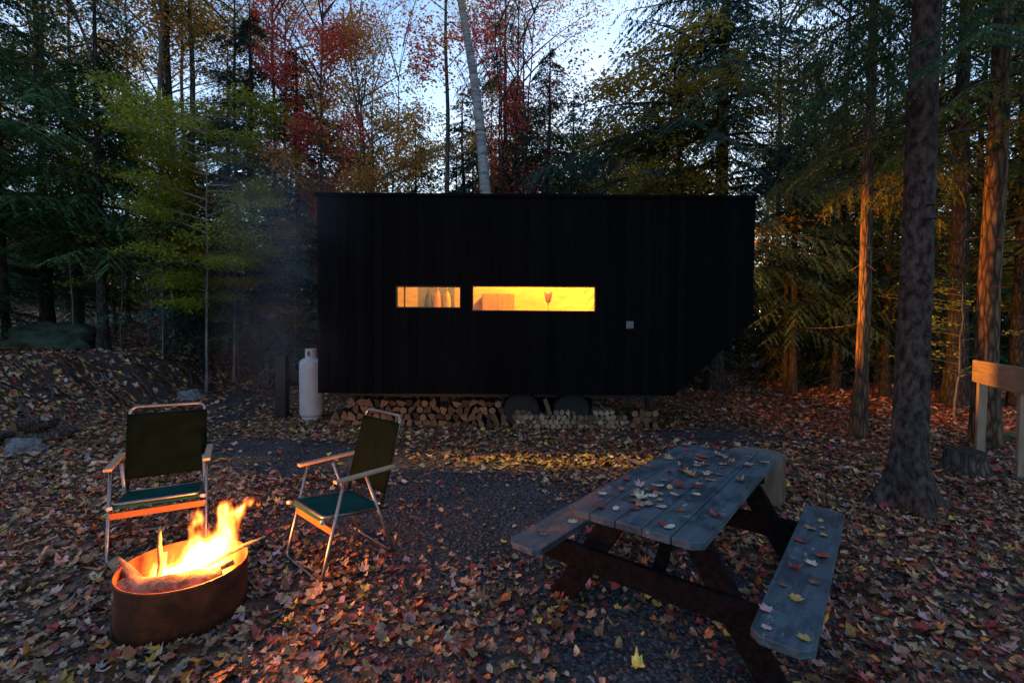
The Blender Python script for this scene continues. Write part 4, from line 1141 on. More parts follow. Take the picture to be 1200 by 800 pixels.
def rock(name, loc, s, mat, seed, label, rz=0):
    bm = bmesh.new(); bmesh.ops.create_icosphere(bm, subdivisions=4, radius=1)
    for v in bm.verts:
        n = mnoise.fractal(v.co*1.3 + Vector((seed*3.1, 0, 0)), .9, 2.1, 4)
        v.co *= 1 + .42*n + .06*mnoise.noise(v.co*6)
        v.co.z = max(v.co.z, -.5)
    for f in bm.faces: f.smooth = True
    me = bpy.data.meshes.new(name); bm.to_mesh(me); bm.free()
    o = link(name, me, mat, None, loc, (0, 0, rz)); o.scale = s
    return tag(o, label, 'rock')
rock('boulder', (at_px(66, 12.6), 12.6, gz(at_px(66, 12.6), 12.6)+.12), (1.35, .8, .55), M['moss_rock'], 1, 'long mossy green boulder lying on top of the bank', -.25)
rock('rock', (at_px(28, 6.1), 6.1, gz(at_px(28, 6.1), 6.1)+.05), (.2, .16, .13), M['grey_rock'], 2, 'blue grey stone in front of the low heap of logs')
rock('rock', (at_px(1175, 7.3), 7.3, gz(at_px(1175, 7.3), 7.3)), (.35, .25, .14), M['moss_rock'], 3, 'low mossy stone in the leaves behind the rail frame')
rock('rock', (at_px(222, 10.4), 10.4, gz(at_px(222, 10.4), 10.4)+.02), (.28, .2, .2), M['grey_rock'], 4, 'grey stone showing at the foot of the bank')

# roots sticking out of the bank
for i in range(7):
    rr = random.Random(100+i)
    D = 7.2 + i*.75; x = -7.6 - .085*(D-6) - rr.random()*.5
    pts = []; z = gz(x, D) + .02
    a = rr.uniform(-.6, .3)
    for k in range(7):
        xx = x + .22*k*math.cos(a) ; yy = D - .12*k + .08*rr.uniform(-1, 1)
        pts.append((xx, yy, gz(xx, yy) + .05 + .05*math.sin(k*1.1+i)))
    o = MB().tube(pts, [.026, .024, .02, .017, .013, .009, .004], k=7).build('tree_root', M['bark']); tag(o, 'thin bare root snaking out of the dirt face of the bank', 'root', 'roots poking out of the bank')

# ------------------------------------------------------------------ picnic table
def picnic_table():
    x, y, yaw = 1.153, 2.97, .677
    # local x = along the table (away from the camera), local y = towards the left bench
    rz = PI/2 - yaw
    root = empty('picnic_table', (x, y, 0), rz, 'grey blue wooden picnic table with attached benches and fallen leaves on it', 'table')
    L_, Wt = 1.834, .704
    def board(y0, y1, z1, th, x0=-L_/2, x1=L_/2, ca=0, cb=0, j=0):
        """plank with clipped corners: ca clips the y0 side ends, cb the y1 side"""
        mb = MB()
        pts = [(x0+ca, y0, z1-th), (x1-ca, y0, z1-th), (x1, y0+ca, z1-th), (x1, y1-cb, z1-th), (x1-cb, y1, z1-th), (x0+cb, y1, z1-th), (x0, y1-cb, z1-th), (x0, y0+ca, z1-th)]
        q = []
        for p in pts:
            if not q or (Vector(p)-Vector(q[-1])).length > 1e-5: q.append(p)
        if (Vector(q[0])-Vector(q[-1])).length < 1e-5: q.pop()
        mb.poly(q, (0, 0, th), bev=.004)
        for sx_ in (-1, 1):
            for yy in (y0+(y1-y0)*.25, y0+(y1-y0)*.75):
                if th: mb.lathe([(.0045, z1-.002), (.0045, z1+.0008), (.002, z1+.0012)], k=8, mi=1, c=(sx_*(L_/2-.30)+rnd.uniform(-.006, .006), yy, 0))
        o = mb.build('table_board' if z1 > .6 else 'bench_seat', [M['table'], M['hitch_metal']], root)
        return o
    n = 5; g = .006; w = (Wt-(n-1)*g)/n
    for i in range(n):
        y0 = -Wt/2 + i*(w+g)
        board(y0, y0+w, .74+rnd.uniform(-.002, .002), .038, -L_/2+rnd.uniform(-.004, .004), L_/2+rnd.uniform(-.004, .004), ca=.045 if i == 0 else 0, cb=.045 if i == n-1 else 0)
    bi, bw, bh = .545, .235, .434
    board(-bi-bw, -bi, bh, .038, ca=.05, cb=.04)
    board(bi, bi+bw, bh, .038, ca=.04, cb=.05)
    for s in (-1, 1):
        xe = s*(L_/2-.30)
        t = .038
        # bench bearer
        MB().box(xe-t/2, xe+t/2, -bi-bw+.01, bi+bw-.01, bh-.038-.14, bh-.0385, bev=.004).build('bearer', M['table_frame'], root)
        # top cleat
        xo = xe
        MB().box(xo-t/2, xo+t/2, -Wt/2+.03, Wt/2-.03, .74-.038-.09, .74-.0385, bev=.004).build('top_cleat', M['table_frame'], root)
        for q in (-1, 1):
            # slanted leg
            yt, yb = q*.17, q*.60; hw = .07; zt, zb = .74-.04, .0
            ln = math.hypot(yb-yt, zt-zb); c = (zt-zb)/ln; wy = hw/c
            xl = xe - s*(t+.002)
            MB().poly([(xl-t/2, yt-wy, zt), (xl-t/2, yt+wy, zt), (xl-t/2, yb+wy, zb), (xl-t/2, yb-wy, zb)], (t, 0, 0), bev=.004).build('leg', M['table_frame'], root)
        # diagonal brace to the middle of the top
        MB().tube([(xe - s*.08, 0, bh-.12), (s*.12, 0, .69)], .045, k=4).build('brace', M['table_frame'], root)
    return root, rz
tbl, TRZ = picnic_table()

def table_leaves():
    T = Matrix.Translation((1.153, 2.97, 0)) @ Matrix.Rotation(TRZ, 4, 'Z')
    mo, ov = maple_outline(), oval_outline(9)
    cw = [('tan', (.34, .22, .14), 5), ('brown', (.2, .10, .05), 4), ('dark red', (.2, .03, .03), 4), ('pale pink', (.44, .28, .27), 3), ('yellow', (.44, .28, .09), 2), ('red', (.36, .05, .04), 2), ('cream', (.5, .43, .33), 3)]
    protos = {}
    for nm, c, w in cw:
        for v in range(3):
            o_ = mo if v < 2 else ov
            k = len(o_); rr = np.random.RandomState(hash(nm) % 1 + v*7 + len(nm))
            curl = (.35, 1.4, .6)[v]
            pts = o_*(1+(rr.rand(k, 1)-.5)*.25)
            h = .055 + (pts[:, 0]**2*curl*1.3 + pts[:, 1]**2*curl*.9) + (rr.rand(k)-.5)*.16*curl
            h = h - h.min() + .03
            V = np.concatenate([np.stack([pts[:, 0], pts[:, 1], h], 1), [[0, 0, .03]]])
            st = np.array([[-.018, -.1, .05], [.018, -.1, .05], [.01, -.62, .16], [-.01, -.62, .16]])
            V = np.concatenate([V, st])
            i = np.arange(k); Tt = [tuple(t) for t in np.stack([i, (i+1) % k, np.full(k, k)], 1)] + [(k+1, k+2, k+3, k+4)]
            me = bpy.data.meshes.new('table_leaf'); me.from_pydata(V.tolist(), [], Tt)
            at = me.attributes.new('tint', 'FLOAT_COLOR', 'POINT')
            cc = np.ones((len(V), 4), np.float32); cc[:, :3] = np.array(c)[None]*(1+(rr.rand(len(V), 1)-.5)*.4); at.data.foreach_set('color', cc.ravel())
            me.materials.append(M['litter']); protos[(nm, v)] = me
    bag = [nm for nm, c, w in cw for _ in range(w)]
    spots = []
    for i in range(72):
        u = rnd.uniform(-.86, .86); v = rnd.gauss(.0, .16)
        v = max(-.31, min(.31, v)); spots.append((u, v, .743, 'the tabletop of the picnic table'))
    for i in range(9): spots.append((.45+rnd.gauss(0, .12), rnd.gauss(-.02, .1), .746, 'the tabletop of the picnic table'))
    for u, v in ((.62, -.66), (.5, -.68), (.44, -.62), (.38, -.70), (.2, -.60), (.06, -.72), (-.08, -.69), (-.2, -.62), (-.3, -.72), (-.42, -.6), (-.52, -.66), (-.70, -.58), (-.82, -.74), (-.84, -.60)):
        spots.append((u, v, .437, 'the right hand bench of the picnic table'))
    for u, v in ((-.72, .64), (-.68, .67), (-.45, .6), (-.3, .66), (-.2, .62)):
        spots.append((u, v, .437, 'the left hand bench of the picnic table'))
    for u, v, z, where in spots:
        nm = rnd.choice(bag); kv = rnd.choice([0, 0, 1, 2])
        o = bpy.data.objects.new('fallen_leaf', protos[(nm, kv)]); col.objects.link(o)
        p = T @ Vector((u, v, z)); s = rnd.uniform(.045, .082)
        o.location = p; o.scale = (s, s, s*rnd.uniform(.6, 1.2)); o.rotation_euler = (rnd.uniform(-.06, .06), rnd.uniform(-.06, .06), rnd.random()*6.28)
        tag(o, f"{nm} {'oval' if kv == 2 else ('curled maple' if kv == 1 else 'flat maple')} leaf lying on {where}", 'leaf', 'leaves fallen on the picnic table')
table_leaves()

# log round behind the table, stump and rail frame
def log_rounds():
    t = empty('log_round', (2.47, 4.62, gz(2.47, 4.62)), .3, 'thick pale upright log round behind the far end of the picnic table', 'log seat')
    rr = random.Random(4); k = 36; mb = MB(); prof = [(.27, -.03), (.262, .05), (.255, .2), (.258, .35), (.255, .45), (.245, .462)]
    rings = []
    lob = [1+.05*math.sin(3*2*PI*j/k+1)+.03*rr.random() for j in range(k)]
    for r, z in prof: rings.append([mb.bm.verts.new((r*lob[j]*math.cos(2*PI*j/k), r*lob[j]*math.sin(2*PI*j/k), z)) for j in range(k)])
    for a, b in zip(rings, rings[1:]):
        for j in range(k): f = mb.bm.faces.new((a[j], a[(j+1) % k], b[(j+1) % k], b[j])); f.smooth = True
    mb.build('side', M['round_side'], t)
    mb = MB(); vs = [mb.bm.verts.new((.245*lob[j]*math.cos(2*PI*j/k), .245*lob[j]*math.sin(2*PI*j/k), .463)) for j in range(k)]; mb.bm.faces.new(vs)
    mb.build('cut_top', M['end_grey'], t)
    x, y = 5.42, 5.5
    t = empty('tree_stump', (x, y, gz(x, y)), .3, 'short dark tree stump beside the left post of the rail frame', 'stump')
    mb = MB(); rings = []
    for r, z in ((.27, -.05), (.235, .03), (.2, .12), (.185, .22), (.18, .28)):
        rings.append([mb.bm.verts.new((r*(1+.06*math.sin(5*2*PI*j/k)*(1-z*2))*math.cos(2*PI*j/k), r*(1+.05*math.sin(4*2*PI*j/k))*math.sin(2*PI*j/k), z)) for j in range(k)])
    for a, b in zip(rings, rings[1:]):
        for j in range(k): f = mb.bm.faces.new((a[j], a[(j+1) % k], b[(j+1) % k], b[j])); f.smooth = True
    mb.build('bark', M['bark'], t)
    mb = MB(); mb.bm.faces.new([mb.bm.verts.new((.18*math.cos(2*PI*j/k), .18*(1+.05*math.sin(4*2*PI*j/k))*math.sin(2*PI*j/k), .281)) for j in range(k)])
    mb.build('cut_top', M['end_grey'], t)
log_rounds()
def rail_frame():
    a = Vector((6.54, 6.45, 0)); b = Vector((5.89, 5.33, 0)); d = (b-a).normalized(); ang = math.atan2(d.y, d.x)
    t = empty('rail_frame', (a.x, a.y, gz(a.x, a.y)), ang, 'raw timber frame of posts under a double beam at the right edge', 'timber frame')
    for k in range(2): MB().box(-.09, 2.62, -.064, -.026, 1.0+.152*k, 1.0+.152*k+.149, bev=.004).build('beam', M['raw_timber'], t)
    for s in (0, 1.295, 2.5): MB().box(s-.045, s+.045, -.024, .066, -.15, 1.28, bev=.004).build('post', M['raw_post'], t)
    return t
rail_frame()

# ------------------------------------------------------------------ folding chairs
def make_chair():
    """local +x = sitter's right hand side seen from the front is -x ; faces -y"""
    root = empty('folding_chair')
    w = .275   # half width
    al = M['alu']; R = .0125
    # front U leg: foot bar on the ground, legs up to the armrest
    MB().tube(rounded_path([(-w, -.12, .655), (-w, -.285, .02), (w, -.285, .02), (w, -.12, .655)], .05), R, k=10).build('front_leg_loop', al, root)
    MB().tube(rounded_path([(-w+.028, .06, .645), (-w+.028, .285, .02), (w-.028, .285, .02), (w-.028, .06, .645)], .05), R, k=10).build('rear_leg_loop', al, root)
    # crossbar between the front legs (flat)
    y = -.285+.165*(.34/.635)
    MB().box(-w+.002, w-.002, y-.018, y-.006, .315, .36, bev=.002).build('crossbar', M['alu_bar'], root)
    # seat tubes and sling
    def seat(s): return Vector((0, -.24+.46*s, .435-.055*s))
    for q in (-1, 1):
        a, b = seat(0), seat(1); x = q*(w-.035)
    MB().tube(rounded_path([(w-.035, .24, .37), (w-.035, -.245, .43), (-w+.035, -.245, .43), (-w+.035, .24, .37)], .04), R, k=10).build('seat_frame', al, root)
    MB().tube([(-w+.04, .235, .372), (w-.04, .235, .372)], .010, k=8).build('rear_seat_bar', al, root)
    def sheet(name, pts_fn, nu, nv, mat):
        bm = bmesh.new(); g = [[bm.verts.new(pts_fn(u/nu, v/nv)) for u in range(nu+1)] for v in range(nv+1)]
        for v in range(nv):
            for u in range(nu): f = bm.faces.new((g[v][u], g[v][u+1], g[v+1][u+1], g[v+1][u])); f.smooth = True
        bm.normal_update()
        top = {v: v.co - v.normal*.006 for v in bm.verts}
        lo = [[bm.verts.new(top[v]) for v in row] for row in g]
        for v in range(nv):
            for u in range(nu): f = bm.faces.new((lo[v][u], lo[v+1][u], lo[v+1][u+1], lo[v][u+1])); f.smooth = True
        for v in range(nv): bm.faces.new((g[v][0], g[v+1][0], lo[v+1][0], lo[v][0])); bm.faces.new((g[v][nu], lo[v][nu], lo[v+1][nu], g[v+1][nu]))
        for u in range(nu): bm.faces.new((g[0][u], lo[0][u], lo[0][u+1], g[0][u+1])); bm.faces.new((g[nv][u], g[nv][u+1], lo[nv][u+1], lo[nv][u]))
        me = bpy.data.meshes.new(name); bm.to_mesh(me); bm.free(); return link(name, me, mat, root)
    ws = w-.03
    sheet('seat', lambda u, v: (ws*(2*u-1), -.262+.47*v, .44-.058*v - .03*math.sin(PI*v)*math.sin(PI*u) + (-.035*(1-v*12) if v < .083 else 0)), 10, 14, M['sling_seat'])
    # back: U frame leaning back, sling over it
    bz0, bz1, by0, by1 = .40, 1.03, .19, .36
    MB().tube(rounded_path([(-w+.035, by0, bz0), (-w+.035, by1, bz1), (w-.035, by1, bz1), (w-.035, by0, bz0)], .055), R, k=10).build('back_frame', al, root)
    def bk(u, v):
        z = bz0+.085 + (bz1-bz0-.135)*v; t = (z-bz0)/(bz1-bz0)
        return ((w-.02)*(2*u-1), by0+(by1-by0)*t - .016 + .028*math.sin(PI*u)*math.sin(PI*v), z)
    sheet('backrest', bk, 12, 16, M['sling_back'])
    for q in (-1, 1):
        MB().poly([(q*(w+.004)-.024, -.19, .655), (q*(w+.004)+.024, -.19, .655), (q*(w+.004)+.022, .27, .665), (q*(w+.004)-.022, .27, .665)], (0, 0, .022), bev=.006).build('armrest', M['arm_wood'], root)
        mb = MB().tube([(q*(w-.03), -.262, .415), (q*(w-.001), -.272, .413)], .014, k=10); mb.build('knob', M['tank_white'], root)
        MB().tube([(q*(w-.03), .2, .40), (q*(w+.012), .2, .40)], .011, k=10).build('pivot_bolt', M['alu'], root)
    return root
def copy_tree(o, parent=None):
    c = o.copy(); col.objects.link(c)
    if parent is not None: c.parent = parent
    for ch in [k for k in bpy.data.objects if k.parent == o]: copy_tree(ch, c)
    return c
ch = make_chair()
ch2 = copy_tree(ch)
GR = 'folding chairs round the fire'
# right chair: faces the fire
f = Vector((-.67, -.74)); mid = Vector((-1.445, 3.175)) - f*.285
ch2.location = (mid.x, mid.y, gz(mid.x, mid.y)); ch2.rotation_euler = (0, 0, math.atan2(f.y, f.x)+PI/2)
tag(ch2, 'green folding lawn chair seen from its side, right of the fire', 'chair', GR)
f = Vector((.50, -.866)); mid = Vector((-2.575, 3.34)) - f*.285
ch.location = (mid.x, mid.y, gz(mid.x, mid.y)); ch.rotation_euler = (0, 0, math.atan2(f.y, f.x)+PI/2); ch.scale = (1.06, 1.02, 1.0)
tag(ch, 'green folding lawn chair facing the camera behind the fire ring', 'chair', GR)

# ------------------------------------------------------------------ fire ring
FX, FY = -1.95, 2.72
def fire():
    root = empty('fire_ring', (FX, FY, 0), 0, 'rusty round steel fire ring standing in the leaves', 'fire ring')
    R_, h = .328, .287
    prof = [(R_, -.05), (R_, h-.01), (R_+.006, h), (R_+.002, h+.008), (R_-.006, h+.006), (R_-.006, -.05)]
    MB().lathe(prof, k=72, closed=True).build('steel_wall', M['rust'], root)
    root.rotation_euler = (0, .03, 0)
    # bed of ash and embers
    m, nt, out = new_mat('ember_bed'); L = nt.links.new
    nz = N(nt, 'TexNoise', Scale=11, Detail=6, Roughness=.7); L(coords(nt), nz.inputs['Vector'])
    rp = ramp(nt, [(.5, (0, 0, 0)), (.62, (1, .16, .02)), (.8, (1, .5, .1))], nz.outputs[0])
    p = N(nt, 'BsdfPrincipled', Roughness=.95); p.inputs['Base Color'].default_value = (.05, .045, .04, 1)
    L(rp.outputs[0], p.inputs['Emission Color']); p.inputs['Emission Strength'].default_value = 2.5
    b = N(nt, 'Bump', Strength=1, Distance=.03); L(nz.outputs[0], b.inputs['Height']); L(b.outputs[0], p.inputs['Normal']); L(p.outputs[0], out.inputs[0])
    bm = bmesh.new(); rr = random.Random(2); rings = []
    k = 40
    for i in range(9):
        r = (R_-.01)*i/8
        if i == 0: rings.append([bm.verts.new((FX, FY, .13))]); continue
        rings.append([bm.verts.new((FX+r*math.cos(2*PI*j/k), FY+r*math.sin(2*PI*j/k), .07+.06*(1-(i/8)**2)+.03*mnoise.noise(Vector((r*9*math.cos(2*PI*j/k), r*9*math.sin(2*PI*j/k), 0))))) for j in range(k)])
    for j in range(k): bm.faces.new((rings[0][0], rings[1][j], rings[1][(j+1) % k]))
    for a, b_ in zip(rings[1:], rings[2:]):
        for j in range(k): bm.faces.new((a[j], b_[j], b_[(j+1) % k], a[(j+1) % k]))
    for f in bm.faces: f.smooth = True
    me = bpy.data.meshes.new('embers'); bm.to_mesh(me); bm.free()
    tag(link('ember_bed', me, m), 'glowing bed of embers and ash inside the fire ring', 'embers', kind='stuff')
    # logs
    char, nt, out = new_mat('burning_wood'); L = nt.links.new
    nz = N(nt, 'TexNoise', Scale=1, Detail=8, Roughness=.7); L(coords(nt, (14, 14, 14)), nz.inputs['Vector'])
    rp = ramp(nt, [(.35, (.03, .02, .015)), (.5, (.2, .12, .07)), (.7, (.42, .27, .16))], nz.outputs[0])
    p = N(nt, 'BsdfPrincipled', Roughness=.85); L(rp.outputs[0], p.inputs['Base Color'])
    b = N(nt, 'Bump', Strength=.8, Distance=.01); L(nz.outputs[0], b.inputs['Height']); L(b.outputs[0], p.inputs['Normal']); L(p.outputs[0], out.inputs[0])
    def lg(name, pts, rad, label, k=12, rj=.15, sd=0, cat='log'):
        # subdivide for wobble
        P2 = []; R2 = []; rr = random.Random(sd)
        for i in range(len(pts)-1):
            for t in (0, .25, .5, .75):
                a, b2 = Vector(pts[i]), Vector(pts[i+1]); q = a.lerp(b2, t)
                if not (i == 0 and t == 0): q += Vector((rr.uniform(-1, 1), rr.uniform(-1, 1), rr.uniform(-1, 1)))*rad[i]*.12
                P2.append(q); R2.append(rad[i]*(1-t)+rad[i+1]*t)
        P2.append(Vector(pts[-1])); R2.append(rad[-1])
        o = MB().tube(P2, R2, k=k, rj=rj, rseed=sd).build(name, char); tag(o, label, cat)
    lg('burning_log', [(FX-.22, FY-.19, .21), (FX+.04, FY-.17, .225), (FX+.25, FY-.03, .23)], [.07, .078, .066], 'thick log lying across the front of the fire ring', sd=1, k=16)
    lg('burning_log', [(FX-.39, FY-.03, .315), (FX-.16, FY-.1, .2)], [.032, .034], 'short bright barked log leaning on the left rim of the ring', sd=2)
    lg('burning_stick', [(FX-.16, FY+.03, .47), (FX-.125, FY-.02, .39), (FX-.10, FY-.04, .3), (FX-.12, FY-.05, .18)], [.009, .013, .016, .018], 'thin crooked stick standing upright in the fire ring', sd=3, cat='stick')
    lg('burning_stick', [(FX-.16, FY+.06, .33), (FX-.15, FY+.03, .18)], [.02, .022], 'charred stub behind the upright stick', sd=7, cat='stick')
    lg('burning_stick', [(FX+.0, FY-.05, .2), (FX+.24, FY+.05, .33), (FX+.43, FY+.13, .40)], [.02, .016, .006], 'long thin stick pointing up over the right rim', sd=4, cat='stick')
    lg('burning_stick', [(FX+.1, FY-.1, .22), (FX+.3, FY+.0, .3)], [.015, .018], 'short stick resting on the right rim', sd=5, cat='stick')
    lg('burning_log', [(FX+.08, FY+.16, .16), (FX+.25, FY-.08, .24)], [.026, .03], 'small split log in the flames at the right of the ring', sd=6)
    lg('burning_log', [(FX-.1, FY+.2, .15), (FX+.16, FY+.06, .2)], [.04, .04], 'dark log behind the flames in the ring', sd=8)

    # flames: glowing gas volume, brighter and yellower where thicker
    def flame(name, loc, W_, D_, H_, lean, seed, label, dens):
        bm = bmesh.new(); bmesh.ops.create_cube(bm, size=2)
        for v in bm.verts: v.co.z = (v.co.z+1)/2
        me = bpy.data.meshes.new(name); bm.to_mesh(me); bm.free()
        m, nt, out = new_mat(name + '_gas'); L = nt.links.new
        tc = N(nt, 'TexCoord'); sx = N(nt, 'SeparateXYZ')
        # turbulence displaces the coordinates
        mp = N(nt, 'Mapping'); mp.inputs['Scale'].default_value = (2.4, 2.4, 1.3); mp.inputs['Location'].default_value = (seed, seed*2, 0)
        L(tc.outputs['Object'], mp.inputs[0])
        nz = N(nt, 'TexNoise', Scale=1.0, Detail=3, Roughness=.55); L(mp.outputs[0], nz.inputs['Vector'])
        sub = N(nt, 'VectorMath', operation='SUBTRACT'); L(nz.outputs['Color'], sub.inputs[0]); sub.inputs[1].default_value = (.5, .5, .5)
        s0 = N(nt, 'SeparateXYZ'); L(tc.outputs['Object'], s0.inputs[0])
        amp = N(nt, 'MapRange'); L(s0.outputs[2], amp.inputs[0]); amp.inputs[3].default_value = .25; amp.inputs[4].default_value = 1.7
        sc = N(nt, 'VectorMath', operation='SCALE'); L(sub.outputs[0], sc.inputs[0]); L(amp.outputs[0], sc.inputs['Scale'])
        add = N(nt, 'VectorMath', operation='ADD'); L(tc.outputs['Object'], add.inputs[0]); L(sc.outputs[0], add.inputs[1])
        L(add.outputs[0], sx.inputs[0])
        def ma(op, a, b=None, c=None):
            n = N(nt, 'Math', operation=op)
            for i, v in enumerate((a, b, c)):
                if v is None: continue
                if isinstance(v, (int, float)): n.inputs[i].default_value = v
                else: L(v, n.inputs[i])
            return n.outputs[0]
        z = ma('MAXIMUM', ma('MINIMUM', sx.outputs[2], 1.0), 0.0)
        cx = ma('MULTIPLY_ADD', z, lean, -lean*.5)
        dx = ma('SUBTRACT', sx.outputs[0], cx)
        r = ma('SQRT', ma('ADD', ma('MULTIPLY', dx, dx), ma('MULTIPLY', sx.outputs[1], sx.outputs[1])))
        Rz = ma('MULTIPLY', ma('POWER', ma('SUBTRACT', 1.0, z), .75), .62)
        q = ma('DIVIDE', r, ma('ADD', Rz, .03))
        # fine streaks
        mp2 = N(nt, 'Mapping'); mp2.inputs['Scale'].default_value = (9, 9, 2.2); mp2.inputs['Location'].default_value = (seed, 0, 0); L(tc.outputs['Object'], mp2.inputs[0])
        n2 = N(nt, 'TexNoise', Scale=1, Detail=3); L(mp2.outputs[0], n2.inputs['Vector'])
        f_ = ma('SUBTRACT', ma('SUBTRACT', 1.15, q), ma('MULTIPLY', ma('MULTIPLY', n2.outputs[0], ma('ADD', .35, z)), .75))
        f_ = ma('MAXIMUM', ma('MINIMUM', f_, 1.0), 0.0)
        # fade at the very bottom and at the box walls
        s1 = N(nt, 'SeparateXYZ'); L(tc.outputs['Object'], s1.inputs[0])
        ed = ma('MINIMUM', ma('MULTIPLY', ma('SUBTRACT', 1.0, ma('ABSOLUTE', s1.outputs[0])), 6.0), ma('MULTIPLY', ma('SUBTRACT', 1.0, ma('ABSOLUTE', s1.outputs[1])), 6.0))
        ed = ma('MINIMUM', ed, ma('MULTIPLY', ma('SUBTRACT', 1.0, s1.outputs[2]), 8.0))
        ed = ma('MAXIMUM', ma('MINIMUM', ed, 1.0), 0.0)
        f_ = ma('MULTIPLY', f_, ed)
        rp = ramp(nt, [(0, (1, .10, .01)), (.25, (1, .2, .02)), (.5, (1, .42, .06)), (.8, (1, .7, .25))], f_)
        st = ma('MULTIPLY', ma('POWER', f_, 1.7), dens)
        e = N(nt, 'Emission'); L(rp.outputs[0], e.inputs[0]); L(st, e.inputs[1])
        L(e.outputs[0], out.inputs['Volume'])
        try: m.cycles.volume_step_rate = .35
        except Exception: pass
        o = link(name, me, m, None, loc); o.scale = (W_, D_, H_)
        tag(o, label, 'flame', kind='stuff')
        return o
    flame('flame', (FX+.17, FY+.03, .17), .44, .28, .50, .62, 3.0, 'tall white and orange flames rising from the right of the ring', 170)
    flame('low_flame', (FX+.0, FY-.02, .17), .30, .18, .28, .9, 8.0, 'low flames licking along the logs left of the tall ones', 130)
    ld = bpy.data.lights.new('fire_light', 'POINT'); ld.energy = 80; ld.color = (1, .25, .03); ld.shadow_soft_size = .075
    o = bpy.data.objects.new('fire_light', ld); o.location = (FX+.15, FY+.02, .37); col.objects.link(o)
fire()

# ------------------------------------------------------------------ drifting smoke
def smoke():
    mb = MB()
    pts = [(FX+.2, FY+.15, .75), (FX+.1, FY+.9, 1.15), (FX-.1, FY+1.9, 1.8), (FX-.25, FY+2.9, 2.6), (FX-.4, FY+3.8, 3.5), (FX-.6, FY+4.4, 4.6)]
    mb.tube(pts, [.14, .45, .9, 1.3, 1.6, 1.8], k=20)
    me = mb.mesh('smoke')
    m, nt, out = new_mat('thin_smoke'); L = nt.links.new
    nz = N(nt, 'TexNoise', Scale=.9, Detail=3, Roughness=.5); L(coords(nt, (1, .6, .8)), nz.inputs['Vector'])
    mr = N(nt, 'MapRange'); L(nz.outputs[0], mr.inputs[0]); mr.inputs[1].default_value = .42; mr.inputs[2].default_value = .75; mr.inputs[3].default_value = .0; mr.inputs[4].default_value = .085
    v = N(nt, 'VolumeScatter', Anisotropy=.2); v.inputs[0].default_value = (.55, .72, 1, 1)
    sz = N(nt, 'SeparateXYZ'); L(coords(nt), sz.inputs[0])
    fz = N(nt, 'MapRange', interpolation_type='SMOOTHSTEP'); L(sz.outputs[2], fz.inputs[0]); fz.inputs[1].default_value = 4.6; fz.inputs[2].default_value = 2.4
    # thins out away from the axis of the plume (axis x falls slowly with y)
    ax = N(nt, 'Math', operation='MULTIPLY_ADD'); L(sz.outputs[1], ax.inputs[0]); ax.inputs[1].default_value = .17; ax.inputs[2].default_value = 2.1
    sxx = N(nt, 'Math', operation='ADD'); L(sz.outputs[0], sxx.inputs[0]); L(ax.outputs[0], sxx.inputs[1])
    ab = N(nt, 'Math', operation='ABSOLUTE'); L(sxx.outputs[0], ab.inputs[0])
    fx = N(nt, 'MapRange', interpolation_type='SMOOTHSTEP'); L(ab.outputs[0], fx.inputs[0]); fx.inputs[1].default_value = 1.45; fx.inputs[2].default_value = .0
    m1 = N(nt, 'Math', operation='MULTIPLY'); L(mr.outputs[0], m1.inputs[0]); L(fz.outputs[0], m1.inputs[1])
    m2 = N(nt, 'Math', operation='MULTIPLY'); L(m1.outputs[0], m2.inputs[0]); L(fx.outputs[0], m2.inputs[1])
    L(m2.outputs[0], v.inputs['Density']); L(v.outputs[0], out.inputs['Volume'])
    tag(link('smoke', me, m), 'thin bluish smoke drifting from the fire towards the cabin', 'smoke', kind='stuff')
smoke()

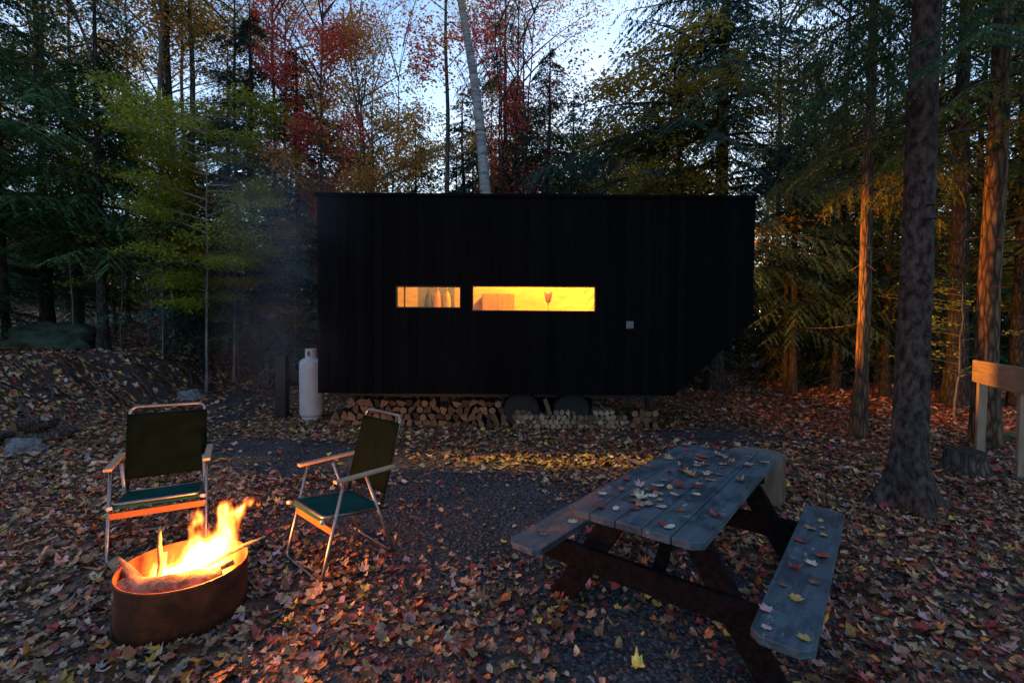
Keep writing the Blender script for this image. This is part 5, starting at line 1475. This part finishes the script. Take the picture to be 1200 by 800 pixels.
# ------------------------------------------------------------------ sky and light
SUN_EL, SUN_AZ = math.radians(6.0), math.radians(8)
def world():
    w = bpy.data.worlds.new('World'); scene.world = w; w.use_nodes = True
    nt = w.node_tree; nt.nodes.clear(); L = nt.links.new
    out = nt.nodes.new('ShaderNodeOutputWorld'); bg = N(nt, 'Background', Strength=.15)
    sky = nt.nodes.new('ShaderNodeTexSky'); sky.sky_type = 'NISHITA'; sky.sun_disc = False
    sky.sun_elevation = SUN_EL; sky.sun_rotation = SUN_AZ; sky.air_density = 1.0; sky.dust_density = .6; sky.ozone_density = 1.6
    # soft cloud sheets in the direction of view
    tc = N(nt, 'TexCoord'); mp = N(nt, 'Mapping'); mp.inputs['Scale'].default_value = (1.6, 1.6, 4.2); mp.inputs['Location'].default_value = (.35, .2, .1)
    L(tc.outputs['Generated'], mp.inputs[0])
    nz = N(nt, 'TexNoise', Scale=1.5, Detail=6, Roughness=.5); L(mp.outputs[0], nz.inputs['Vector'])
    rp = ramp(nt, [(.42, (0, 0, 0)), (.62, (1, 1, 1))], nz.outputs[0])
    mul = N(nt, 'Math', operation='MULTIPLY'); L(rp.outputs[0], mul.inputs[0]); mul.inputs[1].default_value = .8
    mx = N(nt, 'Mix', data_type='RGBA'); L(mul.outputs[0], mx.inputs[0]); L(sky.outputs[0], mx.inputs[6]); 
    # the afterglow side of the sky is brighter than the side behind the viewer
    dt = N(nt, 'VectorMath', operation='DOT_PRODUCT'); nrm = N(nt, 'VectorMath', operation='NORMALIZE'); L(tc.outputs['Generated'], nrm.inputs[0])
    L(nrm.outputs[0], dt.inputs[0]); dt.inputs[1].default_value = (math.sin(SUN_AZ)*.9, math.cos(SUN_AZ)*.9, .43)
    gr = N(nt, 'MapRange', interpolation_type='SMOOTHSTEP'); L(dt.outputs['Value'], gr.inputs[0]); gr.inputs[1].default_value = -.1; gr.inputs[2].default_value = 1.0
    gr.inputs[3].default_value = .5; gr.inputs[4].default_value = .66
    cc = N(nt, 'VectorMath', operation='SCALE'); cc.inputs[0].default_value = (4.0, 4.5, 5.4); L(gr.outputs[0], cc.inputs['Scale'])
    L(cc.outputs[0], mx.inputs[7])
    fin = N(nt, 'Mix', data_type='RGBA', blend_type='MULTIPLY'); fin.inputs[0].default_value = 1; L(mx.outputs[2], fin.inputs[6])
    g2 = N(nt, 'MapRange', interpolation_type='SMOOTHSTEP'); L(dt.outputs['Value'], g2.inputs[0]); g2.inputs[1].default_value = -.1; g2.inputs[2].default_value = .9
    g2.inputs[3].default_value = 1.1; g2.inputs[4].default_value = 1.3; g3 = N(nt, 'VectorMath', operation='SCALE'); g3.inputs[0].default_value = (.88, 1.0, 1.18)
    L(g2.outputs[0], g3.inputs['Scale']); L(g3.outputs[0], fin.inputs[7])
    L(fin.outputs[2], bg.inputs[0]); L(bg.outputs[0], out.inputs[0])
world()
sd = bpy.data.lights.new('sun', 'SUN'); sd.energy = .12; sd.angle = math.radians(20); sd.color = (1, .86, .8)
so = bpy.data.objects.new('sun', sd); col.objects.link(so)
el = math.radians(35)
dirv = Vector((math.sin(SUN_AZ)*math.cos(SUN_EL), math.cos(SUN_AZ)*math.cos(SUN_EL), math.sin(SUN_EL)))
so.rotation_euler = dirv.to_track_quat('Z', 'Y').to_euler(); so.location = (0, -10, 20)

scene.view_settings.view_transform = 'Standard'
scene.view_settings.look = 'None'
scene.view_settings.gamma = 1
scene.view_settings.exposure = 1.2
scene.view_settings.use_curve_mapping = False
scene.render.engine = 'CYCLES'
scene.cycles.max_bounces = 6
scene.cycles.diffuse_bounces = 3
scene.cycles.glossy_bounces = 3
scene.cycles.transparent_max_bounces = 12
scene.cycles.volume_bounces = 0
scene.cycles.use_denoising = True
scene.cycles.sample_clamp_indirect = 4
